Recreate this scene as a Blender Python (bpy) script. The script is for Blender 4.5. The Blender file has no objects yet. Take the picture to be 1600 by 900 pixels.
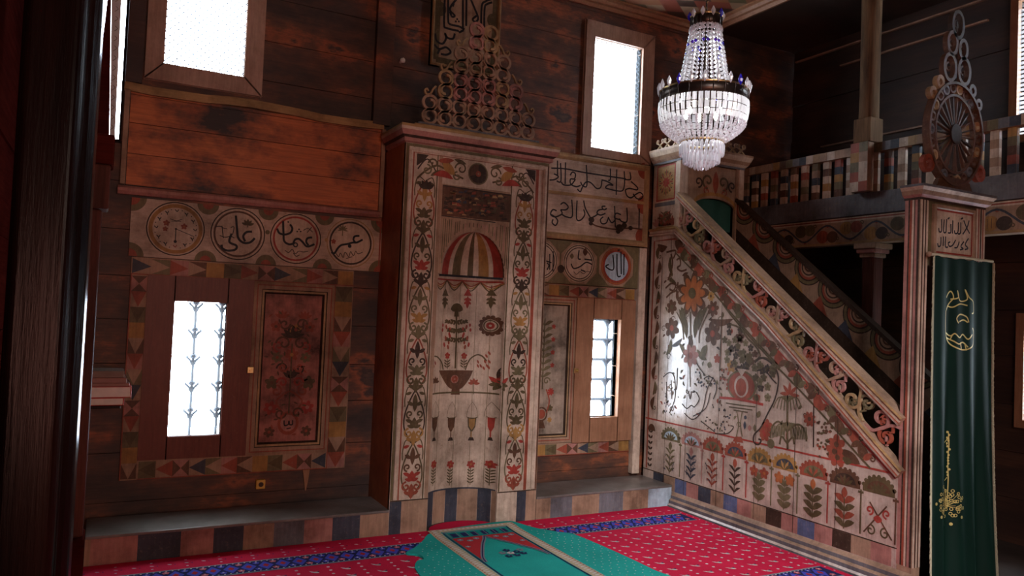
import bpy, bmesh, math, random
from mathutils import Vector, Matrix
random.seed(7)
PI = math.pi
C = bpy.context.scene.collection
sc = bpy.context.scene

# ------------------------------------------------------------------ camera
F_PX = 1191.39
YAW, PITCH, ROLL = 0.490953, 0.0321557, 0.0424370
CAM = Vector((0, 0, 1.6))
_cy, _sy, _cp, _sp, _cr, _sr = (math.cos(YAW), math.sin(YAW), math.cos(PITCH), math.sin(PITCH), math.cos(ROLL), math.sin(ROLL))
FW = Vector((_sy*_cp, _cy*_cp, _sp))
_r = Vector((_cy, -_sy, 0)); _u = _r.cross(FW)
RT = _cr*_r + _sr*_u
UP = -_sr*_r + _cr*_u
cd = bpy.data.cameras.new('camera'); cam = bpy.data.objects.new('camera', cd); C.objects.link(cam)
cd.sensor_width = 36; cd.lens = 36*F_PX/1600; cd.clip_start = 0.02
m = Matrix((RT, UP, -FW)).transposed().to_4x4(); m.translation = CAM
cam.matrix_world = m
sc.camera = cam

# ------------------------------------------------------------------ world, lights, exposure
w = bpy.data.worlds.new('sky'); sc.world = w; w.use_nodes = True
bg = w.node_tree.nodes['Background']; bg.inputs[0].default_value = (0.80, 0.90, 1.0, 1); bg.inputs[1].default_value = 22.0

def area(name, loc, to, sx, sy, power, col, portal=False, spread=180):
    l = bpy.data.lights.new(name, 'AREA'); l.shape = 'RECTANGLE'; l.size = sx; l.size_y = sy
    l.energy = power; l.color = col; l.spread = math.radians(spread)
    if portal: l.cycles.is_portal = True
    o = bpy.data.objects.new(name, l); C.objects.link(o)
    o.location = loc; o.rotation_euler = (Vector(to)-Vector(loc)).to_track_quat('-Z', 'Y').to_euler()
    return o
# portals in the window openings of the back wall and the side wall
for i, (x0, x1, z0, z1) in enumerate(((.27, .79, 3.16, 4.12), (3.70, 4.24, 3.08, 4.07), (.42, .76, .67, 1.585), (3.79, 4.09, .71, 1.58), (-.16, .035, 2.62, 4.2))):
    area('window_portal', ((x0+x1)/2, 5.80, (z0+z1)/2), ((x0+x1)/2, 0, (z0+z1)/2), x1-x0, z1-z0, 1, (1, 1, 1), True)
# fill lamps added behind the camera, where no windows are built
area('rear_fill_light', (1.6, -2.85, 2.3), (2.6, 5, 1.3), 1.4, 1.5, 42, (1.0, .76, .64))  # warm fill added, tinted like bounce off the red carpet
area('rear_left_fill_light', (0.35, -2.0, 1.2), (.9, 5.0, 1.9), 0.8, 1.3, 50, (1.0, .44, .34))  # reddish fill added for the cast on the left boards
area('carpet_fill_light', (1.0, -1.5, 3.5), (3.75, 4.15, 0), .8, .8, 30, (.88, .88, 1.0), False, 44)  # added soft spot that brightens the carpet beside the pulpit
sc.view_settings.view_transform = 'Standard'; sc.view_settings.look = 'None'
sc.view_settings.exposure = 0.12; sc.view_settings.gamma = 1.0; sc.view_settings.use_curve_mapping = False

# ------------------------------------------------------------------ unprojection onto the real planes
def ray(x, y): return FW + (x-800)/F_PX*RT - (y-450)/F_PX*UP
def onY(x, y, Y): d = ray(x, y); p = CAM + d*(Y/d.y); return (p.x, p.z)
def onX(x, y, X): d = ray(x, y); p = CAM + d*(X/d.x); return (p.y, p.z)

# ------------------------------------------------------------------ materials
M = {}
def nt(name):
    mt = bpy.data.materials.new(name); mt.use_nodes = True
    t = mt.node_tree; b = t.nodes['Principled BSDF']
    return mt, t, b
def pos(t, scale):
    g = t.nodes.new('ShaderNodeNewGeometry'); mp = t.nodes.new('ShaderNodeMapping')
    t.links.new(g.outputs['Position'], mp.inputs[0]); mp.inputs['Scale'].default_value = scale
    return mp.outputs[0]
def noise(t, vec, sc_=1, det=4, rough=.6):
    n = t.nodes.new('ShaderNodeTexNoise'); n.inputs['Scale'].default_value = sc_; n.inputs['Detail'].default_value = det
    n.inputs['Roughness'].default_value = rough; t.links.new(vec, n.inputs['Vector']); return n.outputs[0]
def ramp(t, fac, stops, interp='LINEAR'):
    r = t.nodes.new('ShaderNodeValToRGB'); r.color_ramp.interpolation = interp
    e = r.color_ramp.elements
    while len(e) < len(stops): e.new(0.5)
    for el, (p, c) in zip(e, stops): el.position = p; el.color = (*c, 1)
    t.links.new(fac, r.inputs[0]); return r.outputs[0]
def mix(t, fac, a, b, mode='MIX'):
    n = t.nodes.new('ShaderNodeMix'); n.data_type = 'RGBA'; n.blend_type = mode
    if isinstance(fac, (int, float)): n.inputs[0].default_value = fac
    else: t.links.new(fac, n.inputs[0])
    for s, v in ((6, a), (7, b)):
        if isinstance(v, tuple): n.inputs[s].default_value = (*v, 1)
        else: t.links.new(v, n.inputs[s])
    return n.outputs[2]
def bump(t, b, h, s=.3, dist=.004):
    n = t.nodes.new('ShaderNodeBump'); n.inputs['Strength'].default_value = s; n.inputs['Distance'].default_value = dist
    t.links.new(h, n.inputs['Height']); t.links.new(n.outputs[0], b.inputs['Normal'])

def painted(name, col, wear=.35, rough=.5, grain='v', grime=.6):
    """old distemper paint on boards: stroke grain, worn spots, soot"""
    mt, t, b = nt(name)
    s = (22, 22, 2.2) if grain == 'v' else (2.2, 2.2, 22)
    g = noise(t, pos(t, s), 2.2, 6, .7)
    wn = noise(t, pos(t, (1, 1, 1)), 38, 5, .75)
    soot = noise(t, pos(t, (1, 1, 1)), 3.1, 6, .68)
    c0 = mix(t, ramp(t, g, ((.3, (0, 0, 0)), (.75, (1, 1, 1)))), tuple(k*.72 for k in col), tuple(min(1, k*1.12) for k in col))
    worn = (.34, .23, .15) if max(col) < .3 else (.27, .16, .10)
    c1 = mix(t, ramp(t, wn, ((.55, (0, 0, 0)), (.72, (wear, wear, wear)))), c0, worn)
    k = 1-grime
    c2 = mix(t, 1.0, c1, ramp(t, soot, ((.32, (k, k*.95, k*.9)), (.6, (1, 1, 1)))), 'MULTIPLY')
    t.links.new(c2, b.inputs['Base Color']); b.inputs['Roughness'].default_value = rough; b.inputs['Specular IOR Level'].default_value = .95 if rough < .3 else .18
    bump(t, b, g, .25, .002)
    M[name] = mt; return mt
def plain(name, col, rough=.5, metal=0.0, var=.25, spec=None):
    mt, t, b = nt(name)
    n = noise(t, pos(t, (1, 1, 1)), 14, 4)
    c = mix(t, n, tuple(k*(1-var) for k in col), tuple(min(1, k*(1+var)) for k in col))
    t.links.new(c, b.inputs['Base Color']); b.inputs['Roughness'].default_value = rough; b.inputs['Metallic'].default_value = metal
    M[name] = mt; return mt
def planks(name, stops, scale=(.9, .9, 3.2), rough=.6, horiz=True, ns=1.6, spec=.5):
    mt, t, b = nt(name)
    big = noise(t, pos(t, scale), ns, 6, .62)
    g = noise(t, pos(t, (2, 2, 40) if horiz else (40, 40, 2)), 1.8, 5, .7)
    c = ramp(t, big, stops)
    c = mix(t, 1.0, c, ramp(t, g, ((.3, (.62, .6, .58)), (.7, (1.1, 1.1, 1.1)))), 'MULTIPLY')
    t.links.new(c, b.inputs['Base Color']); b.inputs['Roughness'].default_value = rough; b.inputs['Specular IOR Level'].default_value = spec
    bump(t, b, g, .35, .003)
    M[name] = mt; return mt

painted('cream', (.60, .46, .335), .6, .45, 'v', .55)
painted('cream_h', (.56, .42, .31), .6, .5, 'h', .6)
painted('cream_glossy', (.55, .43, .335), .5, .27, 'v', .5)
painted('cream_sooty', (.40, .31, .22), .6, .5, 'v', .85)
painted('tan', (.38, .24, .15), .45, .5)
painted('olive', (.115, .082, .036), .3)
painted('moss', (.17, .135, .065), .35)
painted('brown', (.125, .058, .030), .3)
painted('umber', (.055, .032, .020), .25)
painted('rust', (.32, .075, .040), .4)
painted('red', (.38, .052, .035), .4)
painted('orange', (.40, .125, .04), .35)
painted('ochre', (.40, .21, .06), .4)
painted('slate', (.055, .060, .075), .3)
painted('blue_paint', (.11, .14, .24), .5)
painted('pale_blue', (.42, .52, .56), .3)
painted('ink', (.018, .016, .018), .15)
painted('rose', (.42, .19, .15), .45)
painted('frame_pale', (.44, .28, .20), .3, .5, 'v', .4)
painted('rose_sooty', (.42, .16, .12), .5, .5, 'v', .92)
painted('grey_paint', (.16, .155, .16), .4)
painted('gold_brown', (.42, .26, .11), .4, .45, 'h')
painted('gold_brown_v', (.42, .27, .13), .4, .45, 'v')
painted('side_board', (.36, .105, .035), .2, .42, 'v', .5)
painted('shutter_board', (.165, .05, .032), .1, .4, 'v', .2)
painted('frame_wood', (.34, .17, .09), .1, .45, 'v', .3)
planks('smoky_planks', ((.30, (.014, .008, .006)), (.44, (.050, .024, .014)), (.56, (.11, .040, .018)), (.64, (.30, .085, .028)), (.70, (.04, .022, .016)), (.80, (.12, .055, .028))), (1.2, 1.2, 2.6))
planks('orange_planks', ((.33, (.025, .014, .010)), (.41, (.22, .06, .02)), (.52, (.52, .145, .038)), (.66, (.44, .13, .04)), (.74, (.24, .09, .04))), (1.3, 1.3, 2.0))
planks('dark_planks', ((.3, (.014, .008, .006)), (.52, (.045, .020, .012)), (.72, (.085, .036, .018))), (.5, .5, 2.5))
planks('red_wall_wood', ((.3, (.035, .006, .005)), (.6, (.085, .014, .010)), (.8, (.05, .01, .008))), (1, 1, 2), .95, True, 1.6, .0)
planks('post_wood', ((.3, (.05, .028, .015)), (.5, (.14, .078, .038)), (.7, (.21, .12, .06))), (8, 8, 1.2), .8, False, 1.6, .2)
planks('red_post', ((.3, (.05, .02, .015)), (.6, (.11, .04, .028)), (.8, (.08, .03, .02))), (8, 8, 1.2), .6, False, 1.6, .08)
planks('platform_top', ((.3, (.09, .075, .06)), (.6, (.19, .165, .14)), (.8, (.26, .23, .2))), (2.5, 2.5, 1), .38)
planks('varnish', ((.3, (.004, .002, .002)), (.6, (.012, .005, .004)), (.8, (.02, .007, .005))), (6, 6, .8), .25, False, 1.6, .09)
planks('balcony_floor', ((.3, (.03, .02, .015)), (.7, (.07, .045, .03))), (2, 2, 2), .6)
plain('brass', (.55, .40, .18), .3, 1.0)
plain('dark_metal', (.06, .045, .035), .35, .9)
plain('white_plastic', (.75, .73, .68), .4)
plain('yellow_plastic', (.62, .36, .06), .5)
plain('gold_thread', (.62, .50, .16), .45, .3)
plain('fringe', (.42, .38, .24), .8)
plain('paper', (.66, .60, .52), .8)
plain('book_grey', (.16, .10, .07), .6)
plain('book_red', (.45, .045, .035), .45)
plain('book_brown', (.20, .07, .045), .5)
plain('iron_pale', (.12, .16, .21), .6)
plain('green_cloth', (.012, .075, .055), .8)
plain('lace', (.62, .64, .62), .9)

def velvet():
    mt, t, b = nt('green_velvet'); n = noise(t, pos(t, (1, 1, .3)), 8, 4)
    t.links.new(mix(t, n, (.0005, .007, .004), (.0015, .022, .012)), b.inputs['Base Color'])
    b.inputs['Roughness'].default_value = .7; b.inputs['Specular IOR Level'].default_value = .2; b.inputs['Sheen Weight'].default_value = .06; b.inputs['Sheen Tint'].default_value = (.1, .8, .45, 1)
    b.inputs['Sheen Roughness'].default_value = .3
    M['green_velvet'] = mt
velvet()
def wool(name, col, var=.35):
    mt, t, b = nt(name); n = noise(t, pos(t, (1, 1, 1)), 160, 3, .8); n2 = noise(t, pos(t, (1, 1, 1)), 3, 3)
    c = mix(t, n, tuple(k*(1-var) for k in col), tuple(min(1, k*(1+var)) for k in col))
    c = mix(t, 1.0, c, ramp(t, n2, ((.3, (.8, .8, .8)), (.7, (1, 1, 1)))), 'MULTIPLY')
    t.links.new(c, b.inputs['Base Color']); b.inputs['Roughness'].default_value = .95
    b.inputs['Specular IOR Level'].default_value = .1
    bump(t, b, n, .6, .004); M[name] = mt
wool('wool_red', (.60, .015, .055)); wool('wool_blue', (.07, .08, .46)); wool('wool_navy', (.02, .025, .09)); wool('wool_white', (.62, .55, .50))
wool('wool_green', (.018, .36, .29)); wool('wool_green_dark', (.010, .24, .20)); wool('wool_cream', (.50, .42, .26)); wool('wool_crimson', (.42, .03, .035)); wool('wool_grey', (.22, .24, .26)); wool('wool_pink', (.55, .12, .14))

def glassy():
    mt = bpy.data.materials.new('crystal'); mt.use_nodes = True; t = mt.node_tree; t.nodes.clear()
    o = t.nodes.new('ShaderNodeOutputMaterial'); a = t.nodes.new('ShaderNodeBsdfTranslucent'); g = t.nodes.new('ShaderNodeBsdfGlossy'); d = t.nodes.new('ShaderNodeBsdfDiffuse')
    a.inputs[0].default_value = (.95, .96, 1, 1); g.inputs[0].default_value = (1, 1, 1, 1); g.inputs['Roughness'].default_value = .12; d.inputs[0].default_value = (.85, .86, .88, 1)
    m1 = t.nodes.new('ShaderNodeMixShader'); m2 = t.nodes.new('ShaderNodeMixShader'); m1.inputs[0].default_value = .3; m2.inputs[0].default_value = .3
    t.links.new(a.outputs[0], m1.inputs[1]); t.links.new(d.outputs[0], m1.inputs[2])
    t.links.new(m1.outputs[0], m2.inputs[1]); t.links.new(g.outputs[0], m2.inputs[2]); t.links.new(m2.outputs[0], o.inputs[0])
    M['crystal'] = mt
    b = mt.copy(); b.name = 'blue_crystal'
    for n in b.node_tree.nodes:
        if n.type in ('BSDF_TRANSLUCENT', 'BSDF_DIFFUSE'): n.inputs[0].default_value = (.03, .03, .75, 1)
    M['blue_crystal'] = b
    # window glass: mostly clear, scattering added to imitate glare over the bars
    p = bpy.data.materials.new('glare_glass'); p.use_nodes = True; t = p.node_tree; t.nodes.clear()
    o = t.nodes.new('ShaderNodeOutputMaterial'); tr = t.nodes.new('ShaderNodeBsdfTransparent'); a = t.nodes.new('ShaderNodeBsdfTranslucent')
    tr.inputs[0].default_value = (.95, .97, 1, 1); a.inputs[0].default_value = (.85, .93, 1, 1)
    m1 = t.nodes.new('ShaderNodeMixShader'); m1.inputs[0].default_value = .035
    t.links.new(tr.outputs[0], m1.inputs[1]); t.links.new(a.outputs[0], m1.inputs[2]); t.links.new(m1.outputs[0], o.inputs[0])
    M['glare_glass'] = p
    e = bpy.data.materials.new('bulb_glow'); e.use_nodes = True; b = e.node_tree.nodes['Principled BSDF']
    b.inputs['Emission Color'].default_value = (1, .95, .88, 1); b.inputs['Emission Strength'].default_value = 6
    M['bulb_glow'] = e
glassy()
def ceiling_mat():
    mt, t, b = nt('painted_ceiling')
    mp = t.nodes.new('ShaderNodeMapping'); g = t.nodes.new('ShaderNodeNewGeometry'); t.links.new(g.outputs['Position'], mp.inputs[0])
    mp.inputs['Rotation'].default_value = (0, 0, math.radians(40)); mp.inputs['Scale'].default_value = (5.5, 9.0, 0)
    sn = t.nodes.new('ShaderNodeVectorMath'); sn.operation = 'FLOOR'; t.links.new(mp.outputs[0], sn.inputs[0])
    wn = t.nodes.new('ShaderNodeTexWhiteNoise'); t.links.new(sn.outputs[0], wn.inputs[0])
    c = ramp(t, wn.outputs['Value'], ((0, (.17, .038, .02)), (.25, (.26, .17, .10)), (.42, (.09, .07, .03)), (.62, (.045, .022, .014)), (.85, (.22, .085, .035))), 'CONSTANT')
    t.links.new(c, b.inputs['Base Color']); M['painted_ceiling'] = mt
ceiling_mat()

# ------------------------------------------------------------------ mesh builder
class MB:
    def __init__(s): s.v = []; s.f = []; s.m = []
    def face(s, pts, mat):
        n = len(s.v); s.v += [tuple(p) for p in pts]; s.f.append(list(range(n, n+len(pts)))); s.m.append(mat)
    def grid(s, rows, mat, closed=False):
        n = len(s.v); k = len(rows[0])
        for r_ in rows: s.v += [tuple(p) for p in r_]
        for i in range(len(rows)-1):
            for j in range(k-1 + (1 if closed else 0)):
                j2 = (j+1) % k
                s.f.append([n+i*k+j, n+i*k+j2, n+(i+1)*k+j2, n+(i+1)*k+j])
                s.m.append(mat(i, j) if callable(mat) else mat)
    def box(s, x0, x1, y0, y1, z0, z1, mat):
        x0, x1 = sorted((x0, x1)); y0, y1 = sorted((y0, y1)); z0, z1 = sorted((z0, z1))
        n = len(s.v); s.v += [(x, y, z) for x in (x0, x1) for y in (y0, y1) for z in (z0, z1)]
        for q in ((0, 1, 3, 2), (4, 6, 7, 5), (0, 4, 5, 1), (2, 3, 7, 6), (0, 2, 6, 4), (1, 5, 7, 3)):
            s.f.append([n+i for i in q]); s.m.append(mat)
    def prism(s, pts, mp, d0, d1, mat, side=None):
        """closed outline extruded between two depths of a plane mapping"""
        a = [mp(u, v, d0) for u, v in pts]; b = [mp(u, v, d1) for u, v in pts]
        n = len(s.v); k = len(pts); s.v += [tuple(p) for p in a+b]
        s.f.append(list(range(n, n+k))); s.m.append(mat)
        s.f.append(list(range(n+2*k-1, n+k-1, -1))); s.m.append(mat)
        for i in range(k):
            j = (i+1) % k; s.f.append([n+i, n+j, n+k+j, n+k+i]); s.m.append(side or mat)
    def ribbon(s, pts, wd, mp, d0, d1, mat, taper=False):
        """flat strip along a path, with thickness"""
        L, R = offset_path(pts, wd, taper)
        for i in range(len(pts)-1):
            q = [L[i], L[i+1], R[i+1], R[i]]
            a = [mp(u, v, d0) for u, v in q]; b = [mp(u, v, d1) for u, v in q]
            n = len(s.v); s.v += [tuple(p) for p in a+b]
            s.f += [[n, n+1, n+2, n+3], [n+7, n+6, n+5, n+4], [n, n+1, n+5, n+4], [n+2, n+3, n+7, n+6]]; s.m += [mat]*4
            if i == 0: s.f.append([n, n+3, n+7, n+4]); s.m.append(mat)
            if i == len(pts)-2: s.f.append([n+1, n+2, n+6, n+5]); s.m.append(mat)
    def tube(s, path, r, mat, seg=8, caps=True):
        path = [Vector(p) for p in path]; rows = []
        for i, p in enumerate(path):
            d = (path[min(i+1, len(path)-1)]-path[max(i-1, 0)]).normalized()
            a = d.cross(Vector((0, 0, 1)) if abs(d.z) < .9 else Vector((1, 0, 0))).normalized(); b = d.cross(a)
            rr = r[i] if isinstance(r, (list, tuple)) else r
            rows.append([p+a*math.cos(2*PI*k/seg)*rr+b*math.sin(2*PI*k/seg)*rr for k in range(seg)])
        s.grid(rows, mat, True)
        if caps: s.face(rows[0][::-1], mat); s.face(rows[-1], mat)
    def lathe(s, prof, c, mat, seg=24, sx=1, sy=1):
        s.grid([[(c[0]+r*math.cos(2*PI*k/seg)*sx, c[1]+r*math.sin(2*PI*k/seg)*sy, c[2]+z) for k in range(seg)] for r, z in prof], mat, True)
    def build(s, name, parent=None, smooth=False, bevel=0):
        me = bpy.data.meshes.new(name)
        off = parent['_w'] if parent is not None else None
        if parent is None:
            xs = [p[0] for p in s.v]; ys = [p[1] for p in s.v]; zs = [p[2] for p in s.v]
            off = ((min(xs)+max(xs))/2, (min(ys)+max(ys))/2, min(zs))
        v = [(p[0]-off[0], p[1]-off[1], p[2]-off[2]) for p in s.v]
        me.from_pydata(v, [], s.f)
        names = []
        for q in s.m:
            if q not in names: names.append(q)
        for q in names: me.materials.append(M[q])
        ix = {q: i for i, q in enumerate(names)}
        me.polygons.foreach_set('material_index', [ix[q] for q in s.m])
        if smooth: me.polygons.foreach_set('use_smooth', [True]*len(s.f))
        me.update()
        o = bpy.data.objects.new(name, me); C.objects.link(o)
        if parent is not None: o.parent = parent; o['_w'] = off
        else: o.location = off; o['_w'] = off
        if bevel:
            b = o.modifiers.new('bevel', 'BEVEL'); b.width = bevel; b.segments = 2; b.limit_method = 'ANGLE'
        return o
def offset_path(pts, wd, taper=False):
    L = []; R = []; n = len(pts)
    for i, p in enumerate(pts):
        a = pts[max(i-1, 0)]; b = pts[min(i+1, n-1)]
        dx, dy = b[0]-a[0], b[1]-a[1]; l = math.hypot(dx, dy) or 1
        h = wd/2
        if taper:
            t = i/(n-1); h *= max(.12, math.sin(PI*t)**.5) if taper == 'both' else max(.15, 1-t)
        L.append((p[0]-dy/l*h, p[1]+dx/l*h)); R.append((p[0]+dy/l*h, p[1]-dx/l*h))
    return L, R
def thing(name, label, cat, loc=(0, 0, 0), group=None):
    o = bpy.data.objects.new(name, None); C.objects.link(o); o.location = loc; o['_w'] = tuple(loc)
    o['label'] = label; o['category'] = cat
    if group: o['group'] = group
    return o
def tag(o, label, cat, group=None):
    o['label'] = label; o['category'] = cat
    if group: o['group'] = group
    return o
def struct(o): o['kind'] = 'structure'; return o
def copy_tree(o, parent=None):
    c = o.copy(); C.objects.link(c)
    if parent: c.parent = parent
    for ch in list(o.children): copy_tree(ch, c)
    return c

# plane mappings: d is the distance out of the surface towards the room
def PY(Y): return lambda u, v, d: (u, Y-d, v)
def PX(X): return lambda u, v, d: (X-d, u, v)
def PZ(Z): return lambda u, v, d: (u, v, Z+d)

# ------------------------------------------------------------------ painted art
def spline(p, n=6):
    if len(p) < 3: return list(p)
    q = [p[0]]+list(p)+[p[-1]]; out = []
    for i in range(1, len(q)-2):
        p0, p1, p2, p3 = q[i-1:i+3]
        for k in range(n):
            t = k/n
            out.append(tuple(.5*((2*p1[j])+(-p0[j]+p2[j])*t+(2*p0[j]-5*p1[j]+4*p2[j]-p3[j])*t*t+(-p0[j]+3*p1[j]-3*p2[j]+p3[j])*t**3) for j in (0, 1)))
    out.append(tuple(p[-1])); return out
def arc(cx, cy, r, a0, a1, n=16, ry=None):
    ry = r if ry is None else ry
    return [(cx+r*math.cos(math.radians(a0+(a1-a0)*i/n)), cy+ry*math.sin(math.radians(a0+(a1-a0)*i/n))) for i in range(n+1)]
def spir(cx, cy, r0, r1, a0, a1, n=18):
    return [(cx+(r0+(r1-r0)*i/n)*math.cos(math.radians(a0+(a1-a0)*i/n)), cy+(r0+(r1-r0)*i/n)*math.sin(math.radians(a0+(a1-a0)*i/n))) for i in range(n+1)]
class Art:
    """flat paint shapes in plane coordinates; laid on a mesh in thin layers"""
    LAY = .0009; fat = 1.0
    def __init__(s, mb, mp, sub=0, base=0): s.mb = mb; s.mp = mp; s.sub = sub; s.base = base; s.k = 0
    def _d(s, l):
        s.k = (s.k+1) % 9
        return s.base+s.LAY*l+s.k*.00007
    def poly(s, pts, c, l=1):
        d = s._d(l)
        if s.sub:
            bm = bmesh.new(); f = bm.faces.new([bm.verts.new((p[0], p[1], 0)) for p in pts])
            bmesh.ops.triangulate(bm, faces=bm.faces[:])
            for _ in range(4):
                ed = [e for e in bm.edges if abs(e.verts[0].co.x-e.verts[1].co.x) > s.sub]
                if not ed: break
                bmesh.ops.subdivide_edges(bm, edges=ed, cuts=1); bmesh.ops.triangulate(bm, faces=bm.faces[:])
            for f in bm.faces: s.mb.face([s.mp(v.co.x, v.co.y, d) for v in f.verts], c)
            bm.free()
        else: s.mb.face([s.mp(u, v, d) for u, v in pts], c)
    def rect(s, u0, u1, v0, v1, c, l=1): s.poly([(u0, v0), (u1, v0), (u1, v1), (u0, v1)], c, l)
    def stroke(s, pts, wd, c, l=2, taper=False, sm=True, n=6):
        if sm: pts = spline(pts, n); wd = wd*s.fat
        L, R = offset_path(pts, wd, taper); d = s._d(l)
        for i in range(len(pts)-1):
            s.mb.face([s.mp(u, v, d) for u, v in (L[i], L[i+1], R[i+1], R[i])], c)
    def disc(s, u, v, r, c, l=1, ry=None, n=18): s.poly(arc(u, v, r, 0, 360*(n-1)/n, n-1, ry), c, l)
    def ring(s, u, v, r, wd, c, l=2, ry=None, n=36): s.stroke(arc(u, v, r, 0, 360, n, ry), wd, c, l, sm=False)
    def leaf(s, u0, v0, u1, v1, w, c, l=2, bend=0):
        dx, dy = u1-u0, v1-v0; n = 6; a = []; b = []
        for i in range(n+1):
            t = i/n; h = w/2*math.sin(PI*t)**.8 if 0 < t < 1 else 0; k = bend*math.sin(PI*t)
            L = math.hypot(dx, dy) or 1; nx, ny = -dy/L, dx/L
            px, py = u0+dx*t+nx*k*L, v0+dy*t+ny*k*L
            a.append((px+nx*h, py+ny*h)); b.append((px-nx*h, py-ny*h))
        s.poly(a+b[-2:0:-1], c, l)
    def flower(s, u, v, r, n, c, c2='ochre', l=2, pw=None):
        K = n*6 if r > .03 else n*4
        s.poly([(u+r*(.62+.38*abs(math.cos(n*PI*i/K)))*math.cos(2*PI*i/K+.3), v+r*(.62+.38*abs(math.cos(n*PI*i/K)))*math.sin(2*PI*i/K+.3)) for i in range(K)], c, l)
        s.disc(u, v, r*.28, c2, l+1, n=12)
    def fan(s, u, v, r, n, a0, a1, c, w=.35, l=2):
        for i in range(n):
            a = math.radians(a0+(a1-a0)*i/(n-1)); s.leaf(u, v, u+math.cos(a)*r, v+math.sin(a)*r, r*w, c, l)
    def curl(s, u, v, r, a0, sweep, wd, c, l=2): s.stroke(spir(u, v, r, r*.15, a0, a0+sweep), wd, c, l, sm=False)
    def sprig(s, u, v, h, c1, c2, n=5, w=.3, l=2, lean=0):
        """stem with paired leaves and a bud"""
        s.stroke([(u, v), (u+lean*h*.5, v+h*.5), (u+lean*h, v+h)], h*.035, c1, l)
        for i in range(n):
            t = (i+.5)/(n+.5); x = u+lean*h*t; y = v+h*t*.85; k = w*h*(1-t*.55)
            for sg in (-1, 1): s.leaf(x, y, x+sg*k, y+k*.75, k*.32, c1, l, .12*sg)
        s.flower(u+lean*h, v+h, h*.12, 5, c2, 'ochre', l)
    def writing(s, strokes, cv, wd, c, l=4):
        for st in strokes:
            s.stroke([cv(x, y) for x, y in st], wd*1.35, c, l, n=5)
def conv(ox, oy, k, fn, *a): return lambda x, y: fn(ox+x/k, oy+y/k, *a)

def mould(mb, mp, path, prof, mat, closed=True):
    """sweep a moulding profile [(inward offset, height, material)] round a path with mitred corners"""
    n = len(path); rows = []
    for i, p in enumerate(path):
        a = path[(i-1) % n] if (closed or i > 0) else None; b = path[(i+1) % n] if (closed or i < n-1) else None
        def nrm(q0, q1):
            dx, dy = q1[0]-q0[0], q1[1]-q0[1]; l = math.hypot(dx, dy); return (-dy/l, dx/l)
        if a is None: nx, ny = nrm(p, b); sc_ = 1
        elif b is None: nx, ny = nrm(a, p); sc_ = 1
        else:
            n1 = nrm(a, p); n2 = nrm(p, b); nx, ny = n1[0]+n2[0], n1[1]+n2[1]; l = math.hypot(nx, ny) or 1
            nx /= l; ny /= l; sc_ = 1/max(.25, nx*n1[0]+ny*n1[1])
        rows.append([mp(p[0]+nx*t[0]*sc_, p[1]+ny*t[0]*sc_, t[1]) for t in prof])
    if closed: rows.append(rows[0])
    mb.grid(rows, (lambda i, j: prof[j][2] if len(prof[j]) > 2 else mat))
    if not closed:
        mb.face(rows[0], mat); mb.face(rows[-1][::-1], mat)
def rect_path(u0, u1, v0, v1): return [(u0, v0), (u1, v0), (u1, v1), (u0, v1)]

def boarded(mb, u0, u1, v0, v1, holes, mp, step, mat, th=.05, jit=.006, vertical=False, seed=1):
    """boards with true gaps, cut round rectangular openings"""
    rnd = random.Random(seed)
    a0, a1 = (v0, v1) if not vertical else (u0, u1)
    cuts = [a0]
    while cuts[-1] < a1-.02:
        cuts.append(min(a1, cuts[-1]+step*rnd.uniform(.85, 1.15)))
    if cuts[-1] != a1: cuts[-1] = a1
    for i in range(len(cuts)-1):
        c0, c1 = cuts[i], cuts[i+1]
        # further split at hole limits
        sub = sorted(set([c0, c1]+[h for H in holes for h in ((H[2], H[3]) if not vertical else (H[0], H[1])) if c0 < h < c1]))
        d = rnd.uniform(-jit, 0)
        for k in range(len(sub)-1):
            s0, s1 = sub[k], sub[k+1]; mid = (s0+s1)/2
            lo, hi = (u0, u1) if not vertical else (v0, v1)
            segs = [(lo, hi)]
            for H in holes:
                hv = (H[2], H[3]) if not vertical else (H[0], H[1]); hu = (H[0], H[1]) if not vertical else (H[2], H[3])
                if hv[0] < mid < hv[1]:
                    ns = []
                    for a, b in segs:
                        if hu[1] <= a or hu[0] >= b: ns.append((a, b)); continue
                        if hu[0] > a: ns.append((a, hu[0]))
                        if hu[1] < b: ns.append((hu[1], b))
                    segs = ns
            g = .002
            e0 = s0+(g if k == 0 else 0); e1 = s1-(g if k == len(sub)-2 else 0)
            for a, b in segs:
                q = rect_path(a, b, e0, e1) if not vertical else rect_path(e0, e1, a, b)
                mb.prism(q, mp, d, -th, mat)

# ================================================================== THE ROOM
YW = 5.60          # face of the back wall
YF = 5.13          # front of mihrab and platform
XM = 4.38          # side of the minbar
XL, XR, YB, ZC = -.25, 6.20, -3.0, 4.42
b = MB(); b.box(XL-.1, XR+.1, YB, YW+.2, -.1, 0, 'balcony_floor'); struct(b.build('floor'))
W1 = (.27, .79, 3.16, 4.12); W2 = (3.70, 4.24, 3.08, 4.07); W3 = (.42, .76, .67, 1.585); W4 = (3.79, 4.09, .71, 1.58); W5 = (-.16, .035, 2.62, 4.2)
b = MB(); boarded(b, XL-.1, XR+.1, 0, ZC, (W1, W2, W3, W4, W5), PY(YW), .29, 'smoky_planks', .08)
for (x0, x1, z0, z1) in (W1, W2, W3, W4, W5): pass
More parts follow.
